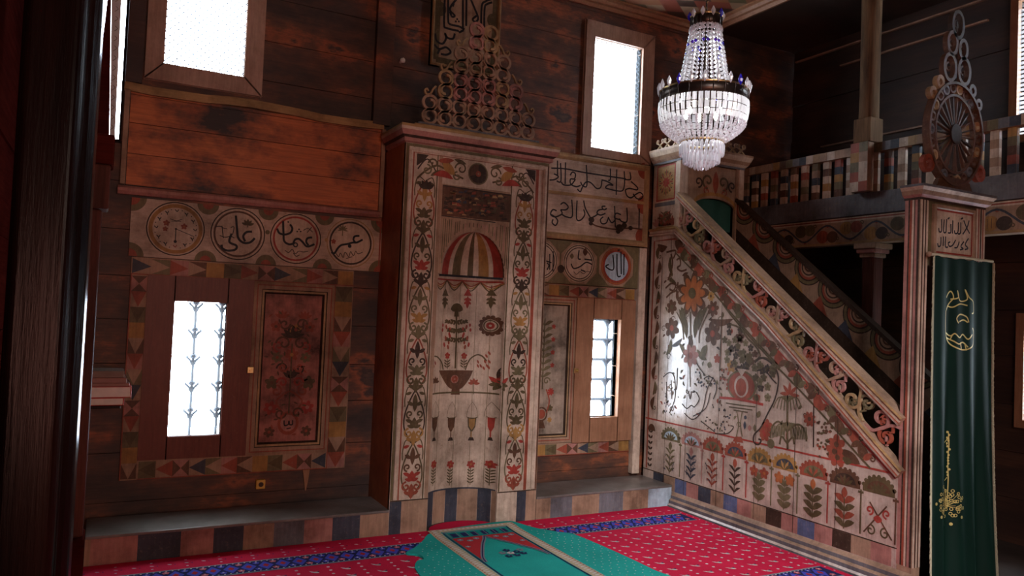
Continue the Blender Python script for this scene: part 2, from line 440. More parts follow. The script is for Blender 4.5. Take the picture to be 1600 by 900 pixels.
# outer skin closes the seams between the boards
def skin(b, u0, u1, v0, v1, holes, mp, d, mat):
    us = sorted(set([u0, u1]+[h for H in holes for h in H[:2]])); vs = sorted(set([v0, v1]+[h for H in holes for h in H[2:]]))
    for i in range(len(us)-1):
        for j in range(len(vs)-1):
            um, vm = (us[i]+us[i+1])/2, (vs[j]+vs[j+1])/2
            if any(H[0] < um < H[1] and H[2] < vm < H[3] for H in holes): continue
            b.face([mp(*q, d) for q in rect_path(us[i], us[i+1], vs[j], vs[j+1])], mat)
skin(b, XL-.1, XR+.1, 0, ZC, (W1, W2, W3, W4, W5), PY(YW), -.075, 'dark_planks')
struct(b.build('wall_back'))
b = MB(); boarded(b, YB, YW, 0, ZC, (), lambda u, v, d: (XL+d, u, v), .30, 'red_wall_wood', .1, seed=3); skin(b, YB, YW, 0, ZC, (), lambda u, v, d: (XL+d, u, v), -.09, 'dark_planks'); struct(b.build('wall_left'))
W6 = (2.50, 3.36, 3.14, 4.2); W7 = (2.3, 3.27, .95, 1.7)
W6b = (2.55, 3.46, 2.95, 3.14)
b = MB(); boarded(b, YB, YW, 0, ZC, (W6, W7), PX(XR), .33, 'dark_planks', .15, .02, seed=5); skin(b, YB, YW, 0, ZC, (W6, W7), PX(XR), -.14, 'dark_planks'); struct(b.build('wall_right'))
b = MB(); b.box(XL-.1, XR+.1, YB-.1, YB, 0, ZC, 'dark_planks'); struct(b.build('wall_front'))
# ceiling: dark boards, painted centre with mouldings
b = MB(); b.box(XL-.1, XR+.1, YB-.1, YW+.2, ZC, ZC+.1, 'dark_planks'); b.box(XL, 4.93, YB, 5.52, ZC-.02, ZC-.001, 'painted_ceiling'); struct(b.build('ceiling'))
b = MB(); mould(b, lambda u, v, d: (u, v, ZC-.02-d), [(XL, 5.60), (4.97, 5.60), (4.97, YB)][::-1], [(0, 0), (0, .07), (.03, .075), (.05, .05), (.075, .045), (.09, .02), (.12, .015), (.12, 0)], 'frame_wood', False)
struct(b.build('trim_1'))

# ------------------------------------------------------------------ windows
def window(name, W, frame, fz, prof, fmat, depth=.12, grille=None, Y=YW):
    x0, x1, z0, z1 = W
    root = MB()
    # frame round the opening, as a mitred moulding on the wall
    fx0, fx1, fz0, fz1 = frame
    mp = PY(Y)
    us = [fx0, x0, x1, fx1]; vs = [fz0, z0, z1, fz1]
    if z0 > 2:
        root.prism([(fx0, fz0), (x0, z0), (x0, z1), (fx0, fz1)], mp, 0, fz, fmat); root.prism([(fx1, fz0), (fx1, fz1), (x1, z1), (x1, z0)], mp, 0, fz, fmat)
        root.prism([(fx0, fz0), (fx1, fz0), (x1, z0), (x0, z0)], mp, 0, fz, fmat); root.prism([(fx0, fz1), (x0, z1), (x1, z1), (fx1, fz1)], mp, 0, fz, fmat)
    else:
        for q in ((fx0, x0, fz0, fz1), (x1, fx1, fz0, fz1), (x0+.001, x1-.001, fz0, z0), (x0+.001, x1-.001, z1, fz1)): root.prism(rect_path(*q), mp, 0, fz, fmat)
    # reveal
    for q in (((x0, z0), (x0, z1)), ((x1, z0), (x1, z1)), ((x0, z0), (x1, z0)), ((x0, z1), (x1, z1))):
        (a, c), (e, g) = q; root.face([mp(a, c, 0), mp(e, g, 0), mp(e, g, -.075), mp(a, c, -.075)], fmat)
    o = root.build(name, bevel=.004); struct(o)
    p = MB(); dp = -.015 if z0 > 2 else -.05; p.face([mp(u, v, dp) for u, v in rect_path(x0, x1, z0, z1)], 'glare_glass'); p.build('pane', o)
    return o
def lattice(o, W, Y, stepx, stepz, r=.006, diag=False, rough=False):
    x0, x1, z0, z1 = W; g = MB()
    if diag:
        k = int((x1-x0+z1-z0)/stepx)+1
        for i in range(1, k):
            s_ = i*stepx
            for sg in (0, 1):
                xa = x0+max(0, s_-(z1-z0)); za = z0+min(s_, z1-z0); xb = x0+min(s_, x1-x0); zb = z0+max(0, s_-(x1-x0))
                if sg: xa, xb = x1+x0-xa, x1+x0-xb
                g.tube([(xa, Y, za), (xb, Y, zb)], r, 'iron_pale', 4, False)
    g.build('lattice', o)
o = window('window_1', W1, (.165, .905, 3.05, 4.23), .035, None, 'frame_pale'); lattice(o, W1, YW+.03, .05, 0, .0035, True)
o = window('window_2', W2, (3.615, 4.36, 3.01, 4.20), .035, None, 'frame_pale'); lattice(o, W2, YW+.03, .05, 0, .0035, True)
def grille(o, W, xs, zs, Y, r, hr=None):
    x0, x1, z0, z1 = W; g = MB()
    for x in xs: g.tube([(x, Y, z0), (x, Y, z1)], r, 'iron_pale', 6, False)
    for z in zs: g.tube([(x0, Y, z), (x1+.08, Y, z)], hr or r*.9, 'iron_pale', 6, False)
    for x in xs:
        for z in zs:
            g.lathe([(0, -.022), (.02, -.012), (.024, 0), (.02, .012), (0, .022)], (x, Y, z), 'iron_pale', 8)
            for sg in (-1, 1):
                g.tube([(x+sg*.008, Y, z-.06), (x+sg*.018, Y, z-.03), (x+sg*.045, Y, z-.004)], r*.8, 'iron_pale', 4)
    g.build('grille', o, True)
b = MB()
o = window('window_3', W3, (.255, .925, .53, 1.745), .03, None, 'shutter_board')
grille(o, W3, (.568, .738), [.655+.184*i for i in range(1, 6)], YW+.08, .011, .003)
o = window('window_4', W4, (3.62, 4.24, .505, 1.75), .05, None, 'frame_wood')
grille(o, W4, (4.03, 4.165), [.68+.178*i for i in range(0, 6)], YW+.08, .017)
o = window('window_5', W5, (-.18, .045, 2.6, 4.22), .004, None, 'varnish')
b = MB()
a = Art(b, PY(YW+.02))
b.prism([(-.125, 2.62), (-.02, 2.62), (-.06, 3.6), (-.075, 3.6)], PY(YW+.03), 0, .02, 'red_wall_wood'); b.build('wedge_board', o)
b = MB(); b.prism([(-.018, 2.62), (.012, 2.62), (-.005, 4.2), (-.058, 4.2), (-.058, 3.6)], PY(YW+.025), 0, .003, 'lace')
a = Art(b, PY(YW+.02), base=.001)
for i in range(22):
    z = 2.68+i*.065; x = -.008-.00*i-(z-2.62)*.016
    a.stroke([(x-.01, z), (x+.008, z+.02), (x-.006, z+.035)], .003, 'moss', 2)
b.build('lace_curtain', o)
# right wall windows with fine lattice
def side_window(name, W):
    y0, y1, z0, z1 = W; b = MB(); mp = PX(XR)
    mould(b, mp, [(y0-.06, z0-.06), (y1+.06, z0-.06), (y1+.06, z1+.06), (y0-.06, z1+.06)], [(0, 0), (0, .03), (.06, .03), (.06, -.15)], 'frame_wood')
    o = b.build(name); struct(o); p = MB(); p.face([mp(u, v, -.08) for u, v in rect_path(y0, y1, z0, z1)], 'glare_glass'); p.build('pane', o)
    g = MB()
    for i in range(1, int((z1-z0)/.035)):
        g.tube([(XR+.03, y0, z0+i*.035), (XR+.03, y1, z0+i*.035)], .006, 'dark_metal', 4, False)
    for i in range(1, int((y1-y0)/.05)):
        g.tube([(XR+.03, y0+i*.05, z0), (XR+.03, y0+i*.05, z1)], .005, 'dark_metal', 4, False)
    g.build('lattice', o)
side_window('window_6', W6); side_window('window_7', W7)

for i, (yy0, yy1, zz) in enumerate(((3.3, 5.55, 4.30), (3.6, 5.0, 4.12), (4.1, 5.2, 3.36))):  # pale strips added, standing in for lit edges of the wall boards
    b = MB(); b.box(XR-.03, XR, yy0, yy1, zz, zz+.014, 'frame_pale'); struct(b.build('trim_%d' % (10+i)))
# corner post between window 5 and window 1
b = MB(); b.box(.05, .15, YW-.05, YW, 3.0, ZC-.1, 'dark_planks'); struct(b.build('trim_2', bevel=.004))
# vertical post left of the mihrab, on the wall
b = MB(); b.box(1.72, 1.86, YW-.05, YW, 2.98, ZC-.1, 'smoky_planks'); struct(b.build('trim_3', bevel=.004))
# orange plank cladding with its mouldings
b = MB(); boarded(b, .09, 1.80, 2.33, 2.95, (), PY(YW), .22, 'orange_planks', -.001, .0, seed=2)
b2 = MB(); boarded(b2, .09, 1.80, 2.33, 2.95, (), PY(YW-.02), .21, 'orange_planks', .02, .004, seed=9); struct(b2.build('trim_4'))
b = MB()
top = [(.05+i*.16, 2.975-.012*math.sin(i*.9)+random.uniform(-.004, .004)) for i in range(12)]
b.ribbon(top, .055, PY(YW), 0, .045, 'gold_brown'); struct(b.build('trim_5'))
b = MB(); mould(b, PY(YW), [(.045, 2.265), (1.81, 2.275)], [(0, 0), (0, .035), (.02, .05), (.04, .05), (.055, .03), (.06, 0)], 'rose', False); struct(b.build('trim_6'))
b = MB(); b.box(.055, .085, YW-.045, YW, 2.33, 2.95, 'tan'); b.box(1.80, 1.83, YW-.04, YW, 2.28, 2.95, 'tan'); struct(b.build('trim_7'))

# ------------------------------------------------------------------ painted triangle borders
def tri_row(a, u0, u1, v0, v1, seq, vertical, l=1, flip=False):
    n = len(seq); lo, hi = (u0, u1) if not vertical else (v0, v1)
    st = (hi-lo)/n
    for i, (bgc, tc, kind) in enumerate(seq):
        s0, s1 = lo+i*st, lo+(i+1)*st; R = (lambda p, q: (p, q)) if not vertical else (lambda p, q: (q, p))
        c0, c1 = (v0, v1) if not vertical else (u0, u1); cm = (c0+c1)/2
        a.poly([R(s0, c0), R(s1, c0), R(s1, c1), R(s0, c1)], bgc, l)
        if kind == '>': a.poly([R(s0, c0), R(s1, cm), R(s0, c1)], tc, l+1)
        elif kind == '<': a.poly([R(s1, c0), R(s0, cm), R(s1, c1)], tc, l+1)
        elif kind == 'x': a.poly([R(s0, c0), R(s0+st*.5, cm), R(s0, c1)], tc, l+1); a.poly([R(s1, c0), R(s0+st*.5, cm), R(s1, c1)], tc, l+1)
rs = random.Random(4)
def seq(n, d, off=0):
    cyc = [('tan', 'slate', d), ('moss', 'tan', d), ('rose', 'rust', d), ('brown', 'tan', d), ('ochre', 'ochre', d), ('moss', 'olive', d), ('tan', 'rust', d), ('rose', 'brown', 'x')]
    return [cyc[(i+off) % 8] for i in range(n)]
def border_frame(name, label, parts):
    b = MB(); 
    mp = PY(YW-.02); x0 = min(p[0] for p in parts); x1 = max(p[1] for p in parts); z0 = min(p[2] for p in parts); z1 = max(p[3] for p in parts)
    root = thing(name, label, 'border', ((x0+x1)/2, YW, z0))
    for (u0, u1, v0, v1, sq, vert) in parts:
        b = MB(); b.prism(rect_path(u0, u1, v0, v1), mp, -.02, 0, 'tan'); a = Art(b, mp)
        tri_row(a, u0+.006, u1-.006, v0+.008, v1-.008, sq, vert)
        a.stroke([(u0, v0+.004), (u1, v0+.004)] if not vert else [(u0+.004, v0), (u0+.004, v1)], .007, 'rust', 3, sm=False)
        b.build('border_board', root)
    return root
border_frame('painted_border', 'border of painted triangles around the left lower window and its shutter',
    ((.15, 1.64, 1.745, 1.86, seq(13, '>', 0), False), (.15, .255, .40, 1.745, seq(13, '<', 3), True),
     (1.50, 1.64, .40, 1.745, seq(12, '<', 2), True), (.255, 1.50, .40, .525, seq(12, '<', 5), False)))
border_frame('painted_border', 'border of painted triangles around the right lower window beside the pulpit',
    ((3.034, 4.25, 1.755, 1.86, seq(12, '<', 1), False), (4.245, 4.33, .52, 1.755, seq(11, '<', 3), True), (3.034, 4.245, .395, .50, seq(11, '<', 2), False)))

# ------------------------------------------------------------------ shutters
def shutter(label, x0, x1, z0, z1, fw, latch_x, art, Yb, dirty):
    root = thing('window_shutter', label, 'shutter', ((x0+x1)/2, Yb, z0))
    mp = PY(Yb); b = MB()
    mould(b, mp, rect_path(x0, x1, z0, z1), [(0, 0, 'tan'), (0, .03, 'tan'), (.02, .035, 'rust'), (.028, .035, 'tan'), (fw*.62, .035, 'umber'), (fw*.68, .028, 'gold_brown_v'), (fw*.85, .028, 'umber'), (fw, .01, 'umber'), (fw, 0)], 'tan')
    b.build('frame', root)
    b = MB(); b.prism(rect_path(x0+fw, x1-fw, z0+fw, z1-fw), mp, 0, .008, 'cream_sooty' if not dirty else 'rose_sooty'); a = Art(b, mp, base=.008)
    art(a, x0+fw, x1-fw, z0+fw, z1-fw); b.build('panel', root)
    b = MB(); b.box(latch_x-.022, latch_x+.022, Yb-.05, Yb-.036, 1.10, 1.145, 'brass'); b.tube([(latch_x, Yb-.05, 1.122), (latch_x, Yb-.075, 1.122)], .008, 'brass'); b.build('latch', root, bevel=.003)
    return root
def art_left(a, x0, x1, z0, z1):
    c = (x0+x1)/2; W = x1-x0; r = random.Random(2)
    # urn with a script mark, rising scrolls and flowers, blackened at the top
    a.disc(c, z0+.13, .075, 'rust', 1, .085); a.disc(c, z0+.13, .055, 'rose', 2, .06)
    a.stroke([(c-.03, z0+.15), (c-.025, z0+.115), (c, z0+.12), (c+.005, z0+.145), (c+.01, z0+.12), (c+.03, z0+.12), (c+.03, z0+.15)], .009, 'ink', 4)
    a.stroke([(c-.01, z0+.09), (c+.02, z0+.095)], .008, 'ink', 4)
    for sg in (-1, 1):
        a.stroke([(c+sg*.04, z0+.2), (c+sg*.09, z0+.28), (c+sg*.05, z0+.33), (c, z0+.36)], .014, 'rust', 2)
        a.curl(c+sg*.055, z0+.42, .04, 0 if sg > 0 else 180, sg*400, .014, 'red', 2)
        a.curl(c+sg*.055, z0+.53, .035, 180 if sg > 0 else 0, sg*400, .014, 'rust', 2)
        a.flower(c+sg*.13, z0+.24, .05, 6, 'red', 'rose', 2); a.flower(c+sg*.13, z0+.07, .04, 6, 'brown', 'rust', 2)
        a.flower(c+sg*.13, z0+.42, .05, 5, 'olive', 'brown', 2)
        a.flower(c+sg*.10, z0+.60, .04, 6, 'moss', 'rust', 2)
        a.curl(c+sg*.06, z0+.70, .055, 0 if sg > 0 else 180, sg*420, .014, 'brown', 2)
        a.flower(c+sg*.12, z0+.82, .04, 5, 'rust', 'brown', 2); a.fan(c+sg*.08, z0+.88, .06, 5, 30, 150, 'rust', .35)
    a.fan(c, z0+.45, .07, 5, 40, 140, 'umber'); a.flower(c, z0+.62, .05, 6, 'rust', 'ochre'); a.fan(c, z0+.74, .09, 7, 20, 160, 'umber', .3)
    a.flower(c+.02, z0+.80, .045, 6, 'ochre', 'rust'); a.stroke([(c, z0+.2), (c, z0+.7)], .01, 'olive')
    for k in range(5):
        for sg in (-1, 1):
            a.curl(c+sg*(.06+.035*(k % 2)), z0+.2+.16*k, .042, 90*k, sg*420, .013, ('brown', 'rust', 'umber', 'red', 'brown')[k], 2)
    for i in range(60):
        a.leaf(x0+r.random()*W, z0+r.random()*.9, x0+r.random()*W, z0+r.random()*.03+.9*r.random(), .0, 'brown') if False else None
        u = x0+.02+r.random()*(W-.06); v = z0+.04+r.random()*.88; t = r.random()*6.3
        a.leaf(u, v, min(x1, u+.035*math.cos(t)), v+.035*math.sin(t), .013, r.choice(['olive', 'rust', 'brown']), 2)
    # soot stain over the top
def art_right(a, x0, x1, z0, z1):
    c = (x0+x1)/2-.01; W = x1-x0; r = random.Random(5)
    a.disc(c, z0+.17, .04, 'rust', 3); a.ring(c, z0+.17, .055, .014, 'brown', 2)
    a.poly([(c-.045, z0+.05), (c+.045, z0+.05), (c+.02, z0+.12), (c-.02, z0+.12)], 'brown', 2)
    for sg in (-1, 1):
        a.stroke([(c+sg*.05, z0+.18), (c+sg*.075, z0+.28), (c+sg*.04, z0+.38)], .012, 'rust', 2)
        a.curl(c+sg*.04, z0+.45, .035, 0 if sg > 0 else 180, sg*400, .012, 'moss', 2)
    a.flower(c+.085, z0+.36, .035, 8, 'red', 'red'); a.flower(c+.085, z0+.22, .03, 5, 'olive', 'olive'); a.flower(c+.085, z0+.12, .025, 6, 'ochre', 'ochre')
    a.stroke([(c, z0+.38), (c, z0+.98)], .01, 'olive')
    for i in range(9):
        v = z0+.48+i*.055
        for sg in (-1, 1):
            a.leaf(c, v, c+sg*.085, v+.04, .03, r.choice(['olive', 'moss', 'moss']), 2, .1*sg)
            if i % 2: a.flower(c+sg*.09, v+.05, .022, 5, 'red' if sg > 0 else 'rust', 'rust')
shutter('dark smoke-stained shutter painted with red flowers, closed beside the left lower window', .93, 1.50, .525, 1.745, .085, .93, art_left, YW, True)
shutter('narrow cream shutter painted with a flowering vase, between the prayer niche and right window', 3.04, 3.62, .505, 1.75, .075, 3.635, art_right, YW, False)

# ------------------------------------------------------------------ roundel boards
def roundel_left():
    x0, x1, z0, z1 = .13, 1.84, 1.865, 2.25; mp = PY(YW-.02); b = MB(); b.prism(rect_path(x0, x1, z0, z1), mp, -.02, 0, 'cream_h'); a = Art(b, mp)
    zc = 2.065; rr = .175
    for xc in (.20, .60, 1.0, 1.40, 1.80):
        for s_, zz in ((1, z0), (-1, z1)):
            w_ = .07 if .2 < xc < 1.8 else .07
            a.poly(arc(xc, zz, w_, 0, 180*s_, 12) if .2 < xc < 1.8 else arc(x0 if xc < 1 else x1, zz, .09, 0 if xc < 1 else 180, 90*s_ if xc < 1 else (90 if s_ > 0 else 270), 8)+[(x0 if xc < 1 else x1, zz)], 'moss', 1)
            a.poly(arc(min(max(xc, x0+.0), x1), zz, .035, 0, 180*s_, 8) if .2 < xc < 1.8 else arc(x0 if xc < 1 else x1, zz, .05, 0 if xc < 1 else 180, 90*s_ if xc < 1 else (90 if s_ > 0 else 270), 8)+[(x0 if xc < 1 else x1, zz)], 'rust', 2)
    spec = ((.405, 'ochre', 'gold_brown'), (.803, 'brown', 'moss'), (1.20, 'red', 'moss'), (1.603, 'umber', 'gold_brown'))
    for i, (xc, rc, oc) in enumerate(spec):
        a.disc(xc, zc, rr+.012, 'cream', 2, n=32); a.ring(xc, zc, rr+.003, .008, 'umber' if i != 3 else 'gold_brown', 4)
        a.ring(xc, zc, rr-.02, .024 if i in (0,) else .013, rc, 3)
    a.disc(1.0, zc+.03, .016, 'moss', 4); a.disc(1.42, zc+.01, .014, 'gold_brown', 4)
    # painted clock
    xc = .405
    for k in range(12):
        t = math.radians(90-30*k); u, v = xc+.12*math.cos(t), zc+.12*math.sin(t); r = random.Random(k)
        a.stroke([(u-.012, v+.010), (u+.002, v-.002), (u+.010, v+.012)], .0055, 'ink' if k != 6 else 'rust', 5)
        if k % 3: a.stroke([(u+.004, v-.014), (u-.004, v+.008)], .005, 'ink', 5)
        t2 = math.radians(75-30*k); a.disc(xc+.13*math.cos(t2), zc+.13*math.sin(t2), .0035, 'ink', 5, n=8)
    a.stroke([(xc, zc), (xc, zc-.085)], .006, 'ink', 6); a.disc(xc, zc-.085, .010, 'ink', 6); a.stroke([(xc, zc), (xc+.115, zc-.042)], .004, 'ink', 6); a.disc(xc, zc, .007, 'ink', 6)
    a.stroke([(xc-.04, zc+.065), (xc, zc+.055), (xc+.035, zc+.068)], .004, 'ink', 5); a.stroke([(xc-.03, zc+.05), (xc+.03, zc+.052)], .0035, 'ink', 5)
    a.flower(xc-.06, zc+.035, .022, 5, 'rust', 'orange', 5); a.flower(xc-.065, zc-.005, .018, 5, 'rust', 'orange', 5); a.flower(xc+.05, zc+.02, .022, 5, 'rust', 'orange', 5)
    c4 = conv(190, 300, 6.924, onY, YW-.02); c5 = conv(380, 300, 6.922, onY, YW-.02)
    a.writing([[(1235, 255), (1248, 400), (1262, 500), (1320, 550), (1390, 545), (1440, 500)], [(1410, 430), (1350, 435), (1315, 480), (1335, 535)],
               [(1190, 450), (1165, 540), (1240, 580), (1230, 622), (1150, 635), (1090, 610), (1080, 570)]], c4, .0115, 'ink', 5)
    a.writing([[(1085, 365), (1100, 500), (1090, 420)], [(1010, 380), (1060, 370), (1100, 390), (1140, 400)], [(1200, 460), (1215, 380), (1180, 385)], [(1060, 470), (1120, 490), (1180, 480), (1220, 500)], [(1040, 560), (1080, 600)]], c4, .004, 'ink', 5)
    u, v = c4(1365, 330); a.fan(u, v-.02, .045, 5, 20, 160, 'olive', .4, 5); a.stroke([(u, v), (u, v-.035)], .006, 'olive', 5)
    a.writing([[(430, 315), (435, 450), (442, 530), (490, 565), (540, 560)], [(365, 395), (390, 445), (450, 460), (510, 440), (530, 395), (505, 350)],
               [(540, 560), (560, 515), (600, 508), (640, 540), (690, 590), (770, 565)], [(745, 492), (695, 500), (680, 540), (705, 578)]], c5, .0110, 'ink', 5)
    for q in ((485, 325), (583, 428), (620, 428), (602, 405)): u, v = c5(*q); a.disc(u, v, .006, 'ink', 5, n=8)
    u, v = c5(565, 572); a.ring(u, v, .014, .009, 'ink', 5, n=14)
    a.writing([[(650, 415), (700, 395), (750, 435)], [(690, 440), (740, 380)], [(450, 630), (490, 655), (530, 620), (560, 670), (600, 640), (650, 650), (700, 640)], [(540, 660), (570, 695), (610, 680)]], c5, .004, 'umber', 5)
    a.writing([[(950, 650), (985, 662), (1020, 610), (1060, 575), (1130, 562), (1180, 548), (1230, 545), (1290, 515)], [(1255, 475), (1205, 480), (1190, 515), (1210, 545)]], c5, .0110, 'ink', 5)
    u, v = c5(1150, 585); a.disc(u, v, .014, 'ink', 5)
    u, v = c5(1075, 410); a.fan(u, v, .04, 7, -10, 190, 'moss', .3, 5); a.stroke([(u, v), (u, v-.045)], .007, 'moss', 5)
    a.writing([[(1000, 660), (1030, 700), (1050, 660), (1080, 710), (1100, 650), (1140, 700), (1160, 645), (1190, 690), (1215, 640), (1240, 670), (1290, 650)], [(1110, 720), (1180, 700)]], c5, .004, 'umber', 5)
    u, v = c5(975, 535); a.flower(u, v, .02, 5, 'rust', 'rust', 5)
    a.stroke([(x1-.012, z0), (x1-.012, z1)], .01, 'rust', 3, sm=False)
    tag(b.build('roundel_board'), 'cream board with painted clock and three calligraphy roundels above the left window', 'painted board')
roundel_left()
def roundel_right():
    x0, x1, z0, z1 = 3.034, 4.255, 1.865, 2.235; mp = PY(YW-.05); b = MB(); b.prism(rect_path(x0, x1, z0, z1), mp, -.05, 0, 'moss'); a = Art(b, mp)
    zc = 2.05
    for i, xc in enumerate((3.23, 3.615, 4.01)):
        a.poly([(xc+.20*math.cos(math.radians(22.5+45*k)), zc+.19*math.sin(math.radians(22.5+45*k))) for k in range(8)], 'tan', 1)
        a.disc(xc, zc, .165, 'cream' if i < 2 else 'rust', 2, n=32); a.ring(xc, zc, .155, .010, 'olive' if i < 2 else 'orange', 3); a.ring(xc, zc, .135, .008, 'umber' if i < 2 else 'red', 4)
        if i == 2: a.disc(xc, zc, .128, 'pale_blue', 5, n=32)
        if i == 1: a.disc(xc, zc, .128, 'cream', 5, n=32)
    a.disc(3.43, 1.99, .035, 'umber', 6)
    cv = conv(850, 230, 3.6, onY, YW-.05)
    a.writing([[(448, 600), (446, 720)], [(430, 588), (432, 715)], [(408, 600), (410, 718), (430, 725)], [(385, 605), (390, 680), (372, 690), (345, 670), (362, 660)], [(412, 580), (425, 578)]], cv, .009, 'ink', 7)
    a.writing([[(150, 655), (165, 682), (200, 672), (235, 648), (268, 660)], [(195, 580), (190, 625), (205, 630)], [(225, 630), (270, 636)], [(205, 690), (230, 700)]], cv, .009, 'ink', 7)
    a.writing([[(165, 700), (180, 715), (200, 700), (220, 712), (240, 698), (262, 705)]], cv, .004, 'umber', 7)
    u, v = cv(230, 580); a.leaf(u, v+.02, u, v-.05, .05, 'brown', 7); u, v = cv(155, 610); a.leaf(u, v+.02, u, v-.03, .04, 'moss', 7)
    a.writing([[(50, 585), (48, 700)], [(30, 600), (30, 690)], [(15, 650), (25, 665), (15, 690)], [(10, 640), (40, 650)]], cv, .008, 'ink', 7)
    tag(b.build('roundel_board'), 'board of three calligraphy roundels, one light blue, above the right lower window', 'painted board')
    root = thing('calligraphy_board', 'wide cream board with two lines of black calligraphy under the right upper window', 'painted board', (3.68, YW, 2.25))
    x0, x1, z0, z1 = 3.034, 4.34, 2.245, 2.99; mp = PY(YW-.05)
    b = MB(); b.prism(rect_path(x0, x1, z0, z1), mp, -.05, 0, 'cream_h'); a = Art(b, mp)
    for zz in (2.94, 2.63, 2.34): a.poly(arc(4.285, zz, .075, 90, 270, 12, .075) if zz != 2.63 else arc(4.285, zz, .07, 90, 270, 12, .085), 'rust', 1)
    cv = conv(850, 230, 3.6, onY, YW-.05)
    L1 = [[(500, 262), (520, 288), (545, 290), (555, 270), (538, 255), (512, 268), (488, 285), (465, 272), (456, 240)], [(456, 240), (480, 232), (520, 240), (524, 226), (488, 193)],
          [(482, 140), (486, 180), (455, 182)], [(450, 135), (452, 200), (442, 243), (410, 246), (375, 238)], [(408, 125), (405, 268)], [(372, 120), (372, 180), (360, 186)],
          [(375, 238), (345, 228), (362, 212), (388, 214), (352, 192), (322, 184)], [(325, 186), (318, 225), (295, 232), (262, 200), (235, 197), (215, 225), (203, 250), (186, 235)],
          [(237, 100), (240, 215), (215, 215), (205, 195)], [(205, 215), (180, 222), (150, 208), (148, 180), (170, 178), (176, 152), (160, 140), (146, 158)],
          [(176, 180), (150, 212), (110, 212), (96, 196)], [(120, 85), (118, 207)], [(92, 90), (94, 190), (70, 190)], [(75, 75), (75, 165)], [(40, 118), (120, 122), (240, 145), (460, 178)], [(30, 185), (60, 182), (80, 165), (55, 150)]]
    L2 = [[(535, 345), (533, 458)], [(465, 340), (466, 415), (440, 420), (420, 402)], [(396, 330), (400, 452)], [(432, 380), (405, 372), (396, 398), (430, 408)], [(400, 408), (380, 425), (362, 398)],
          [(362, 392), (350, 425), (325, 430), (316, 408), (332, 392)], [(345, 332), (325, 335), (335, 352), (352, 345)], [(330, 350), (305, 355), (298, 372), (318, 382), (345, 372)], [(300, 378), (285, 388), (262, 400)],
          [(222, 300), (232, 345), (262, 400)], [(185, 300), (182, 400), (205, 410), (228, 380), (222, 350)], [(155, 295), (158, 388), (125, 392), (100, 378)],
          [(92, 322), (112, 312), (135, 335), (122, 352), (92, 352)], [(92, 352), (100, 375), (62, 392), (36, 378), (48, 352), (70, 358)], [(36, 378), (60, 392), (76, 415), (64, 440), (45, 425), (50, 405)]]
    a.writing(L1+L2, cv, .0095, 'ink', 3)
    a.writing([[(262, 425), (300, 445), (400, 462), (480, 455), (545, 462)]], cv, .010, 'brown', 4)
    for q, r_ in (((265, 408), .032), ((262, 430), .022), ((425, 455), .045), ((450, 440), .03), ((485, 455), .025), ((415, 475), .025)):
        u, v = cv(*q); a.disc(u, v, r_, 'umber', 5, r_*.8, 12)
    b.build('painted_panel', root)
    b = MB(); mould(b, mp, rect_path(x0, x1, z0, z1), [(0, -.05), (0, .012), (.015, .024), (.035, .024), (.05, .008), (.055, 0)], 'gold_brown_v'); b.build('frame', root)
    b = MB(); b.ribbon([(x0+.03, 2.635), (x1-.05, 2.645)], .028, mp, 0, .008, 'gold_brown'); b.build('middle_batten', root)
roundel_right()
# pale corner batten between the right window and the pulpit
b = MB(); b.box(4.262, 4.34, YW-.06, YW, .20, 2.235, 'cream'); struct(b.build('trim_8', bevel=.003))

# ------------------------------------------------------------------ framed calligraphy above the prayer niche
def framed():
    root = thing('framed_calligraphy', 'tall framed calligraphy panel hanging above the prayer niche behind its crest', 'framed panel', (2.24, YW, 3.5))
    Yp = YW-.03; mp = PY(Yp); k = (YW-.03)/5.13
    x0, x1, z0, z1 = 2.16, 2.76, 3.52, 4.33
    b = MB(); b.prism(rect_path(x0, x1, z0, z1), mp, -.03, 0, 'tan'); a = Art(b, mp)
    mould_path = rect_path(x0, x1, z0, z1)
    for (p, q) in (((x0+.05, z0+.05), (x1-.05, z0+.05)), ((x0+.05, z0+.05), (x0+.05, z1)), ((x1-.05, z0+.05), (x1-.05, z1))): a.stroke([p, q], .045, 'olive', 1, sm=False)
    cv = conv(640, 0, 3.913, onY, Yp)
    W_ = [[(235, -20), (235, 115), (245, 148), (300, 162), (335, 180)], [(215, -20), (210, 145), (225, 172), (300, 190)], [(325, -20), (325, 180)], [(347, -20), (345, 160)],
          [(500, -5), (465, 8), (440, 40), (436, 190)], [(505, 15), (475, 25), (458, 50), (455, 180)], [(370, -10), (398, 55), (418, 110), (402, 135), (385, 118), (412, 95)],
          [(290, -10), (245, 55), (275, 95), (258, 102), (245, 70)], [(155, 205), (165, 250), (200, 268), (222, 235), (215, 205), (232, 232), (265, 236), (275, 205)],
          [(150, 272), (180, 300), (222, 290), (250, 318), (225, 335), (190, 330)], [(185, 300), (170, 330)], [(270, 20), (262, 40)], [(300, 200), (330, 185)]]
    a.writing(W_, cv, .013, 'ink', 3)
    for q in ((290, 118), (282, 132), (300, 132)): u, v = cv(*q); a.disc(u, v, .009, 'ink', 3, n=8)
    u, v = cv(152, 45); a.poly(arc(x0+.06, v, .06, -90, 90, 12), 'olive', 2); u, v = cv(500, 125); a.poly(arc(x1-.06, v, .06, 90, 270, 12), 'olive', 2)
    b.build('painted_panel', root)
    b = MB(); mould(b, mp, mould_path, [(0, -.03), (0, .015), (.01, .022), (.022, .015), (.025, 0)], 'gold_brown_v'); b.build('frame', root)
framed()

